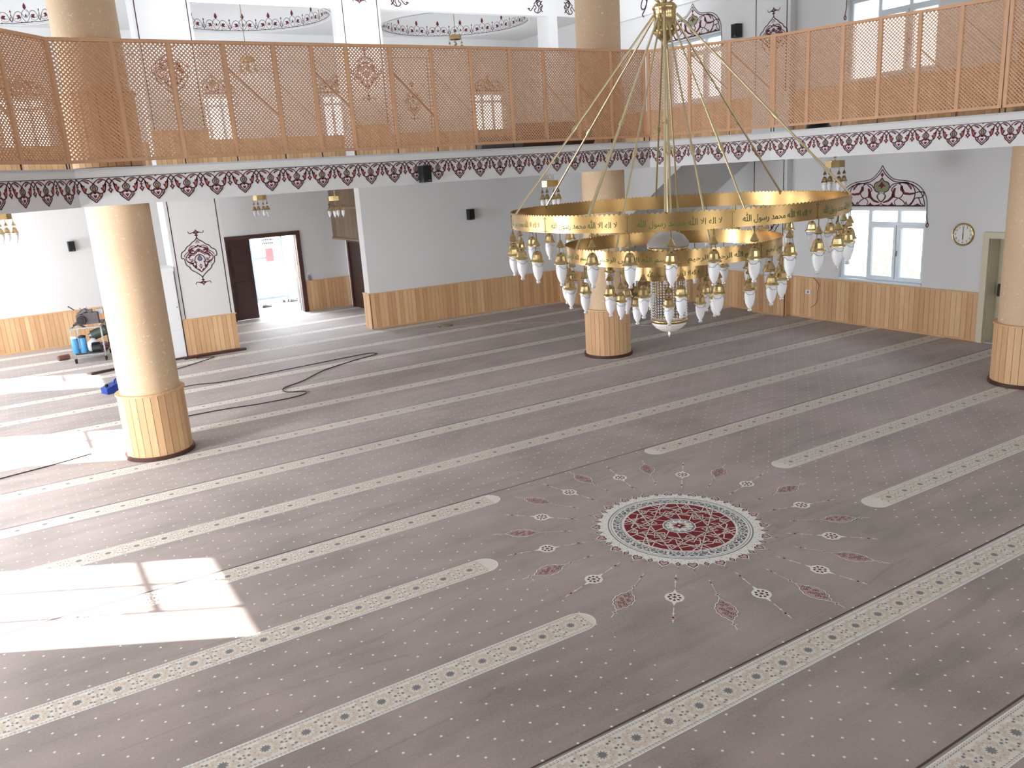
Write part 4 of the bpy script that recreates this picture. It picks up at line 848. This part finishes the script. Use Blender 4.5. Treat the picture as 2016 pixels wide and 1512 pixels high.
def ring(cx_, cy_, R, zt, h, N, ph, npan, text, lamps_s=1.0, tw=.8, tilt=0.0):
    global lamp0
    c = Vector((cx_, cy_, 0)) - CH; b = MB(); nn = 180; th = .004
    vs = []
    for i in range(nn):
        a = 2 * pi * i / nn
        for rr in (R, R - th): vs += [(c.x + rr * cos(a), c.y + rr * sin(a), zt - h), (c.x + rr * cos(a), c.y + rr * sin(a), zt)]
    b.add(vs, [(i * 4, ((i + 1) % nn) * 4, ((i + 1) % nn) * 4 + 1, i * 4 + 1) for i in range(nn)], 0, .5, True)
    b.add(vs, [(((i + 1) % nn) * 4 + 2, i * 4 + 2, i * 4 + 3, ((i + 1) % nn) * 4 + 3) for i in range(nn)], 0, .5, True)
    b.add(vs, [(((i + 1) % nn) * 4, i * 4, i * 4 + 2, ((i + 1) % nn) * 4 + 2) for i in range(nn)])
    ns = round(2 * pi * R / .036)      # scalloped crest
    for i in range(ns):
        a = 2 * pi * i / ns; st = 2 * pi / ns
        q = [(c.x + (R) * cos(a + t * st), c.y + (R) * sin(a + t * st), zt + z) for t, z in ((-.5, -.002), (-.42, .006), (-.2, .013), (0, .015), (.2, .013), (.42, .006), (.5, -.002))]
        b.add(q, [tuple(range(7))[::-1]]); b.add([(c.x + (p[0] - c.x) * (1 - th / R), c.y + (p[1] - c.y) * (1 - th / R), p[2]) for p in q], [tuple(range(7))])
    for i in range(npan):     # vertical overlap strips with rivets
        a = 2 * pi * (i + .13) / npan; t = Vector((-sin(a), cos(a), 0)); r_ = Vector((cos(a), sin(a), 0)); o_ = c + r_ * (R + .001)
        b.obox(o_ - t * .002 + Vector((0, 0, zt - h)), t * .004, r_ * .002, (0, 0, h))
        for dz in (.012, h - .012):
            for dt in (.012, -.012): p = o_ + t * dt + Vector((0, 0, zt - dz)); b.cyl(p, p + r_ * .004, .003, n=6)
    rb = b.build('ring_band', M_band, ch)
    gv, gf = glyph_mesh(text, tw * 2 * pi * R / npan, h * .66)
    for i in range(npan):
        a0 = 2 * pi * (i + .63) / npan; b = MB(); b.add([(c.x + (R + .0025) * cos(a0 + x / R), c.y + (R + .0025) * sin(a0 + x / R), zt - h * .5 + y) for x, y in gv], gf); b.build('inscription', M_script, rb)
    for i in range(N):
        a = radians(ph) + 2 * pi * i / N; p = Vector((c.x + (R - .002) * cos(a), c.y + (R - .002) * sin(a), zt - h + .004))
        if lamp0 is None: lamp0 = make_lamp(ch); L_ = lamp0; L_.location = p
        else: L_ = copy_tree(lamp0, ch, p)
        L_.rotation_euler = (0, 0, a); L_.scale = (lamps_s * 1.12,) * 3
    return c
toC = math.degrees(atan2(-CH.y, -CH.x))    # direction from the axis to the viewer
C1_ = ring(4.830, 5.286, 1.37, 2.92, .115, 30, toC - 1.5 + 180 * 0, 12, T1)
C2_ = ring(4.81, 5.305, 0.90, 2.615, .112, 20, toC + 4, 8, T2)
C3_ = ring(4.775, 5.33, 0.40, 2.44, .108, 9, toC + 2, 4, T1, .95, .7)
ZH = 4.45
b = MB(); b.lathe([(.012, ZH + .02), (.075, ZH + .015), (.095, ZH - .005), (.098, ZH - .02), (.088, ZH - .03), (.088, ZH - .17), (.098, ZH - .175), (.098, ZH - .19), (.06, ZH - .235), (.026, ZH - .265), (.02, ZH - .30), (.016, ZH - .32)], n=32); b.build('hub', M_brass, ch)
b = MB(); b.cyl((0, 0, ZH - .3), (0, 0, 2.60), .0065); b.lathe([(.013, 3.42), (.03, 3.40), (.033, 3.37), (.02, 3.34), (.013, 3.33)], n=12); b.build('centre_stem', M_rod, ch)
b = MB(); b.cyl((0, 0, ZH), (0, 0, TOP), .02)
for k in range(6): a = k * pi / 3; b.tube(spl([(.05 * cos(a), .05 * sin(a), ZH + .02), (.13 * cos(a), .13 * sin(a), ZH + .12), (.07 * cos(a), .07 * sin(a), ZH + .25), (.02 * cos(a), .02 * sin(a), ZH + .32)]), .008, 6)
b.build('upper_stem', M_brass, ch)
def rod(p0, p1, r=.009):
    b = MB(); b.cyl(p0, p1, r, n=8); p0, p1 = Vector(p0), Vector(p1)
    m_ = p0.lerp(p1, .57); dv = (p1 - p0).normalized()
    for t, rr in ((-.035, .012), (-.018, .020), (0, .024), (.018, .020), (.035, .012)): b.cyl(m_ + dv * (t - .009), m_ + dv * (t + .009), rr * .8, rr * .8, 8)
    b.cyl(p1 - dv * .03, p1 + Vector((0, 0, -.03)), .006, .003, 6); b.build('suspension_rod', M_rod, ch)
av = radians(toC)
def rp(c, R, z, deg): a = av - radians(deg); return c + Vector((R * cos(a), R * sin(a), z))
for deg in (-66, -26, -3, 76, 180 + 59, 180 + 7, 180 - 45): # measured from the viewer's side, + to the right
    a = av + radians(deg); tgt = C1_ + Vector((1.365 * cos(a), 1.365 * sin(a), 2.93)); rod((.095 * cos(a), .095 * sin(a), ZH - .07), tgt)
for deg in (-58, -28, 0, 18.5, 46, 175):
    a = av + radians(deg); tgt = C2_ + Vector((.895 * cos(a), .895 * sin(a), 2.62)); rod((.09 * cos(a), .09 * sin(a), ZH - .15), tgt, .008)
# crystal core
b = MB(); b.lathe([(.01, 2.70), (.06, 2.695), (.13, 2.66), (.17, 2.61), (.178, 2.59), (.178, 2.57), (.165, 2.565)], n=32); b.build('crystal_canopy', M_canopy, ch)
b = MB(); b.lathe([(.165, 2.575), (.168, 2.575), (.168, 2.535), (.165, 2.535)], n=32); b.build('crystal_collar', M_brass, ch)
b = MB(); b.lathe([(.150, 1.955), (.156, 1.955), (.156, 1.925), (.150, 1.925)], n=32); b.build('crystal_collar', M_brass, ch)
b = MB()
for i in range(34):
    a = 2 * pi * i / 34
    for j in range(26):
        z = 2.53 - j * .0232; p = (.150 * cos(a), .150 * sin(a), z); r = .0075
        b.add([(p[0] + r * cos(k * pi / 2 + a), p[1] + r * sin(k * pi / 2 + a), p[2]) for k in range(4)] + [(p[0], p[1], p[2] + r * 1.15), (p[0], p[1], p[2] - r * 1.15)], [(0, 1, 4), (1, 2, 4), (2, 3, 4), (3, 0, 4), (1, 0, 5), (2, 1, 5), (3, 2, 5), (0, 3, 5)])
cb = b.build('crystal_beads', M_crystal, ch); cb['kind'] = 'stuff'
b = MB(); b.lathe([(.150, 1.925), (.146, 1.905), (.12, 1.875), (.08, 1.85), (.03, 1.835), (.008, 1.83), (.010, 1.81), (.004, 1.79), (.001, 1.785)], n=20, smooth=False); b.build('crystal_bowl', M_crystal, ch)

# ------------------------------------------------------------------ small hanging lamp clusters
pc0 = None
def cluster(loc, label, stem=.12, rz=0):
    global pc0
    if pc0 is None or True:
        t = thing('pendant_cluster', label, 'lamp', loc, rz, 'small brass lamp clusters'); b = MB(); b.cyl((0, 0, 0), (0, 0, -stem), .008); b.lathe([(.03, 0), (.03, -.012), (.01, -.03)], n=12); b.build('stem', M_brass, t)
        b = MB(); R = .15
        for i in range(8):
            a0, a1 = 2 * pi * i / 8, 2 * pi * (i + 1) / 8; b.prism([(R * cos(a0), R * sin(a0), -stem - .10), (R * cos(a1), R * sin(a1), -stem - .10), ((R - .006) * cos(a1), (R - .006) * sin(a1), -stem - .10), ((R - .006) * cos(a0), (R - .006) * sin(a0), -stem - .10)], (0, 0, .10))
            b.cyl((0, 0, -stem), (R * cos(a0), R * sin(a0), -stem - .01), .004, n=5)
        b.build('band', M_brass, t)
        for i in range(4):
            a = 2 * pi * (i + .5) / 4; l = copy_tree(lamp0, t, Vector((R * cos(a), R * sin(a), -stem - .098))); l.scale = (1.05,) * 3; l.rotation_euler = (0, 0, a)
        return t
def at(p, D, z): pass
cluster((10.9, 8.40, 3.17), 'small brass lamp cluster hanging from the gallery left of the arched window crest', .07, .3)
cluster((8.15, 12.0, 3.17), 'small brass lamp cluster behind the left edge of the big chandelier ring', .12, .6)
cluster((6.42, 17.88, 3.17), 'small brass lamp cluster nearest the brown timber cladding', .22, .2)
cluster((4.95, 18.5, 3.17), 'small brass lamp cluster hanging above the open entrance door', .10, .9)
cluster((0.07, 15.0, 3.17), 'small brass lamp cluster at the far left edge above the machine trolley', .05, .5)
cluster((10.44, 19.2, 7.6), 'brass lamp cluster hanging in the right upstairs dome', 1.05, .2)
cluster((5.3, 19.3, 7.6), 'brass lamp cluster hanging in the left upstairs dome', 1.6, .4)

# ------------------------------------------------------------------ speakers, clock, socket
def speaker(loc, rz, w, h, label):
    t = thing('wall_speaker', label, 'speaker', loc, rz, 'black wall speakers'); b = MB(); dp = w * .8
    b.prism([(-w / 2, 0, -h / 2), (w / 2, 0, -h / 2), (w / 2 * .8, dp * -1, -h / 2), (-w / 2 * .8, -dp, -h / 2)], (0, 0, h)); 
    b.build('cabinet', M_black, t)
    b = MB(); b.box(-w * .36, w * .36, -dp - .006, -dp, -h * .42, h * .45); b.build('grille', M_grille, t); b = MB(); b.box(w * .05, w * .28, -dp - .008, -dp - .006, -h * .40, -h * .37); b.build('badge', M_steel, t)
    b = MB(); b.box(-.02, .02, 0, .03, -.03, .03); b.build('bracket', M_dark, t)
speaker((5.0, 10.37, 3.29), 0, .15, .22, 'black speaker mounted on the painted gallery fascia')
speaker((9.3, 17.04, 2.33), radians(-4), .16, .24, 'black speaker on the plain white cross wall')
speaker((1.33, 21.17, 2.22), 0, .15, .22, 'black speaker on the far left wall above the machine trolley')
speaker((13.57, 12.88, 5.71), radians(-90), .18, .26, 'black speaker on the upper right wall just above the lattice railing')
ck = thing('wall_clock', 'round gold-rimmed wall clock between the arched window and the cream door', 'clock', (13.6, 7.915, 1.765), radians(-90))
def yz(prof, n=40):      # lathe around local -Y axis
    m_ = MB(); m_.lathe(prof, n=n); m_.v = [(x, -z, y) for x, y, z in m_.v]; return m_
yz([(.188, 0), (.190, .02), (.180, .038), (.165, .034), (.158, .02)]).build('rim', M_brass, ck); yz([(.001, .012), (.160, .012)]).build('face', M_paper, ck)
for i in range(1, 13):
    gv, gf = glyph_mesh(str(i), {1: .010, 10: .036, 11: .024, 12: .036}.get(i, .022), .034); a = pi / 2 - i * pi / 6; b = MB(); b.add([(x + .128 * cos(a), -.014, y + .128 * sin(a)) for x, y in gv], gf); b.build('numeral', M_dark, ck)
b = MB(); b.box(-.004, .004, -.017, -.015, -.02, .115); b.build('minute_hand', M_black, ck); b = MB(); b.box(-.006, .006, -.019, -.017, -.085, .02); b.build('hour_hand', M_black, ck)
so_ = thing('wall_socket', 'small white power socket on the pine boards left of the window', 'socket', (13.572, 10.98, .53), radians(-90)); b = MB(); b.box(-.06, .06, -.012, 0, -.04, .04); b.build('plate', M_white, so_)
b = MB(); b.cyl((0, -.012, 0), (0, -.016, 0), .022, n=16); b.build('outlet', M_greyc, so_)
b = MB(); b.tube(spl([(13.55, 10.85, .825), (13.555, 10.72, .70), (13.555, 10.74, .55), (13.555, 10.75, .35), (13.555, 10.9, .22)]), .004); tag(b.build('socket_cord', M_cable), 'thin dark cord hanging on the pine boards beside the socket', 'cord')

# ------------------------------------------------------------------ things on the floor, left
ct = thing('machine_trolley', 'steel trolley with a grey sewing machine head by the left wall', 'trolley', (1.22, 19.05, 0), radians(-12))
tw_, td_, th_ = .56, .80, .72
for sx_ in (0, 1):
    for sy_ in (0, 1): b = MB(); b.box(-tw_ / 2 + sx_ * tw_ - .015, -tw_ / 2 + sx_ * tw_ + .015, -td_ / 2 + sy_ * td_ - .015, -td_ / 2 + sy_ * td_ + .015, .09, th_); b.build('leg', M_steel, ct)
b = MB()
for z in (.14, th_ - .03):
    for y in (-td_ / 2, td_ / 2): b.box(-tw_ / 2, tw_ / 2, y - .015, y + .015, z, z + .03)
    for x in (-tw_ / 2, tw_ / 2): b.box(x - .015, x + .015, -td_ / 2, td_ / 2, z, z + .03)
    b.build('frame', M_steel, ct); b = MB()
for sx_ in (-1, 1):
    for sy_ in (-1, 1):
        b = MB(); b.cyl((sx_ * tw_ / 2 - .018, sy_ * td_ / 2, .045), (sx_ * tw_ / 2 + .018, sy_ * td_ / 2, .045), .045, n=16); b.box(sx_ * tw_ / 2 - .022, sx_ * tw_ / 2 + .022, sy_ * td_ / 2 - .02, sy_ * td_ / 2 + .02, .05, .095); b.build('caster', M_rubber, ct)
b = MB(); b.box(-tw_ / 2, tw_ / 2, -td_ / 2, td_ / 2, .17, .18); b.box(-tw_ / 2, tw_ / 2, 0, td_ / 2, th_, th_ + .02); b.build('shelf', M_dark, ct)
mc = thing('sewing_machine', 'grey cast metal machine with hand wheel sitting on top of the trolley', 'machine', (1.22, 19.0, th_ + .0), radians(-12))
b = MB(); b.box(-.05, .22, -.10, .12, .02, .25); b.box(-.18, -.04, -.12, .10, .02, .22); b.cyl((-.14, -.02, .22), (.02, -.02, .30), .05, .06); b.box(-.10, .12, -.06, .06, .25, .31); b.cyl((-.30, -.05, .42), (-.20, -.03, .33), .012); b.cyl((-.22, 0, .05), (-.02, 0, -.08), .02); b.build('body', M_cast, mc)
b = MB(); b.cyl((-.09, -.18, .12), (-.09, -.12, .12), .085, n=20); b.cyl((-.09, -.20, .12), (-.09, -.18, .12), .045, n=16); b.build('hand_wheel', M_dark, mc)
b = MB(); b.cyl((.02, .0, .30), (.02, .0, .38), .02, .01); b.cyl((-.06, -.02, .28), (-.1, -.02, .36), .012); b.box(.2, .32, .0, .12, .2, .30); b.build('fittings', M_steel, mc)
mo = thing('electric_motor', 'green electric motor slung under the trolley top', 'motor', (1.36, 19.0, .42), radians(-12))
b = MB(); b.cyl((-.10, 0, .06), (.18, 0, .16), .105, n=20); b.cyl((.18, 0, .16), (.21, 0, .17), .08, n=16)
for i in range(10): a = 2 * pi * i / 10; b.cyl((-.08 + 0, .1 * cos(a), .07 + .1 * sin(a)), (.16, .1 * cos(a), .155 + .1 * sin(a)), .008, n=4)
b.build('body', M_green, mo); b = MB(); b.cyl((-.16, 0, .04), (-.10, 0, .06), .06, .08, n=16); b.build('pulley', M_steel, mo)
for x, l, m in ((.90, 'light blue canister at the left end of the trolley, white lid', M_white), (1.045, 'light blue canister beside the white jug, dark lid', M_black)):
    t = thing('canister', l, 'canister', (x, 18.72 - (x - .9) * .2, .20), 0, 'blue canisters on the trolley'); b = MB(); b.lathe([(.005, 0), (.06, .002), (.066, .02), (.066, .30), (.05, .32)], n=20); b.build('body', M_lblue, t); b = MB(); b.lathe([(.067, .315), (.067, .355), (.03, .365), (.001, .365)], n=20); b.build('lid', m, t)
b = MB(); b.lathe([(.001, .0), (.10, .005), (.115, .04), (.115, .17), (.09, .215), (.05, .235), (.04, .26), (.001, .26)], (1.245, 18.86, .185), 20); tag(b.build('water_jug', M_white), 'round white plastic jug on the lower shelf of the trolley', 'jug')
t = thing('shop_motor', 'black motor with round housing on the lower shelf, front of the white jug', 'motor', (1.27, 18.60, .182), radians(-12))
b = MB(); b.cyl((-.08, 0, .10), (.08, 0, .10), .10, n=22); b.box(-.08, .08, -.08, .08, 0, .03); b.build('housing', M_black, t); b = MB(); b.lathe([(.01, .0), (.08, .0), (.08, .01)], (0, 0, .2), 14); b.build('cover', M_dark, t)
b = MB()
for k, (dx, dy, rr) in enumerate(((0, 0, .12), (.03, .03, .10), (-.02, .02, .13))): b.tube([Vector((1.42 + dx + rr * cos(t_), 19.1 + dy + rr * .8 * sin(t_), .20 + .03 * k + .02 * sin(2 * t_))) for t_ in [i * pi / 8 for i in range(16)]], .014, 6, 0, True)
tag(b.build('hose_coil', M_roll), 'brown hose coil on the lower trolley shelf beside the pillar', 'hose')
b = MB(); b.cyl((.575, 19.33, .055), (.775, 19.41, .055), .055, n=20); b.cyl((.57, 19.328, .055), (.574, 19.33, .055), .03, n=16); b.cyl((.776, 19.41, .055), (.78, 19.412, .055), .03, n=16)
tag(b.build('short_roll', M_roll), 'short brown fabric roll lying on the carpet left of the trolley', 'roll')
b = MB(); b.prism([(.92, 17.28, .01), (1.5, 17.42, .01), (1.5, 17.34, .01), (1.0, 17.2, .01)], (0, 0, .03)); tag(b.build('timber_offcut', M_brown), 'dark brown timber offcut lying behind the left pillar', 'plank')
jc = thing('jerry_can', 'blue plastic jerry can on the carpet at the left pillar foot', 'can', (1.22, 15.4, 0), radians(20))
b = MB(); b.prism([(-.2, -.11, 0), (.2, -.11, 0), (.2, -.11, .12), (.12, -.11, .17), (-.05, -.11, .15), (-.2, -.11, .10)], (0, .22, 0)); b.build('body', M_bluep, jc)
b = MB(); b.tube(spl([(.10, 0, .16), (.11, 0, .21), (.02, 0, .21), (-.02, 0, .155)]), .016, 8); b.build('handle', M_bluep, jc); b = MB(); b.cyl((-.14, 0, .12), (-.15, 0, .16), .028, n=14); b.build('cap', M_black, jc)
cb_ = thing('white_cabinet', 'tall white cabinet standing against the ornamented pier behind the left pillar', 'cabinet', (2.62, 17.72, 0))
b = MB(); b.box(-.17, .15, -.36, .36, .04, 1.76); b.box(-.18, .16, -.37, .37, 1.76, 1.83); b.build('body', M_white, cb_)
b = MB(); b.box(-.16, .14, -.375, -.36, .06, .58); b.build('lower_door', M_white, cb_); b = MB(); b.box(-.16, .14, -.375, -.36, .60, 1.74); b.build('upper_door', M_white, cb_); b = MB(); b.box(-.17, .15, -.365, .36, 0, .04); b.build('base', M_brownf, cb_)
b = MB(); b.cyl((.11, -.375, 1.05), (.11, -.385, 1.05), .01, n=10); b.build('lock', M_dark, cb_)
def cable(name, pts, r, m, label):
    b = MB(); b.tube([Vector((x, y, r + .002)) for x, y in [tuple(p)[:2] for p in spl([(p[0], p[1], 0) for p in pts], 8)]], r, 6); tag(b.build(name, m), label, 'cable')
cable('power_cable', [(1.65, 14.55), (2.33, 14.78), (2.9, 14.62), (4.2, 14.72), (5.0, 14.80), (5.61, 14.84), (5.75, 14.74), (5.69, 14.63), (5.2, 14.45), (4.5, 14.1), (3.95, 13.6), (3.55, 13.35), (3.5, 13.05), (3.75, 12.85), (3.59, 12.65), (3.0, 12.62), (2.4, 12.72), (1.75, 12.73)], .008, M_cable, 'black power cable looping over the carpet between the left pillar and the cross wall')
cable('floor_cable', [(-1.2, 11.3), (-.54, 11.47), (.07, 11.61), (.5, 11.75)], .008, M_cable, 'black cable lying at the left edge beside the sunlit patch')
cable('door_cable', [(1.75, 16.1), (2.3, 16.35), (3.1, 16.9), (3.2, 17.05), (2.9, 17.15)], .008, M_cable, 'dark cable lying before the ornamented pier')
cable('thin_wire', [(6.9, 16.4), (7.6, 16.25), (8.03, 16.02), (8.8, 15.6), (9.8, 14.7), (10.4, 13.6), (10.9, 12.9), (11.6, 12.3), (12.6, 12.0), (13.3, 11.8)], .006, M_thin, 'thin pale wire trailing across the carpet toward the right pilaster')
t = thing('flat_tool', 'small flat olive tool lying on the carpet before the cross wall', 'tool', (8.05, 16.22, 0), radians(10)); b = MB(); b.lathe([(.001, .05), (.09, .045), (.13, .02), (.13, 0), (.001, 0)], n=20, sx=1.3, sy=.8); b.build('body', M_olive, t); b = MB(); b.box(-.2, -.09, -.03, .03, .01, .03); b.build('blade', M_steel, t)
sp = thing('spray_bottle', 'clear spray bottle standing on the wainscot ledge right of the entrance door', 'bottle', (6.67, YB - .02, .80), 0)
b = MB(); b.lathe([(.001, 0), (.03, 0), (.034, .01), (.034, .09), (.012, .14), (.011, .16)], n=16); b.build('bottle', M_greyc, sp); b = MB(); b.box(-.045, .02, -.012, .012, .165, .19); b.cyl((0, 0, .155), (0, 0, .17), .014, n=10); b.build('trigger_head', M_white, sp)
sh = MB(); sh.box(6.60, 6.75, YB - .06, YB - .0, .78, .80); struct(sh.build('trim_18', M_pine))

# ------------------------------------------------------------------ things lying on the gallery behind the railing
b = MB(); b.cyl((6.1, 10.75, 3.665), (6.82, 10.78, 3.665), .09, n=20); tag(b.build('rolled_carpet', M_greyc), 'pale grey carpet roll behind the railing left of the chandelier', 'roll')
b = MB(); b.cyl((6.9, 10.95, 3.68), (8.2, 10.85, 3.68), .105, n=20); b.cyl((7.0, 11.1, 3.86), (8.0, 11.05, 3.86), .09, n=20); tag(b.build('rolled_carpet', M_roll), 'brown carpet rolls stacked behind the railing before the middle pillar', 'roll')
b = MB()
for k in range(4): b.tube([Vector((10.75 + (.17 - .012 * k) * cos(t_), 8.6 + (.17 - .012 * k) * sin(t_), 3.60 + .022 * k)) for t_ in [i * pi / 10 for i in range(20)]], .014, 6, 0, True)
tag(b.build('cable_coil', M_black), 'black cable coil on the gallery edge behind the right railing', 'coil')
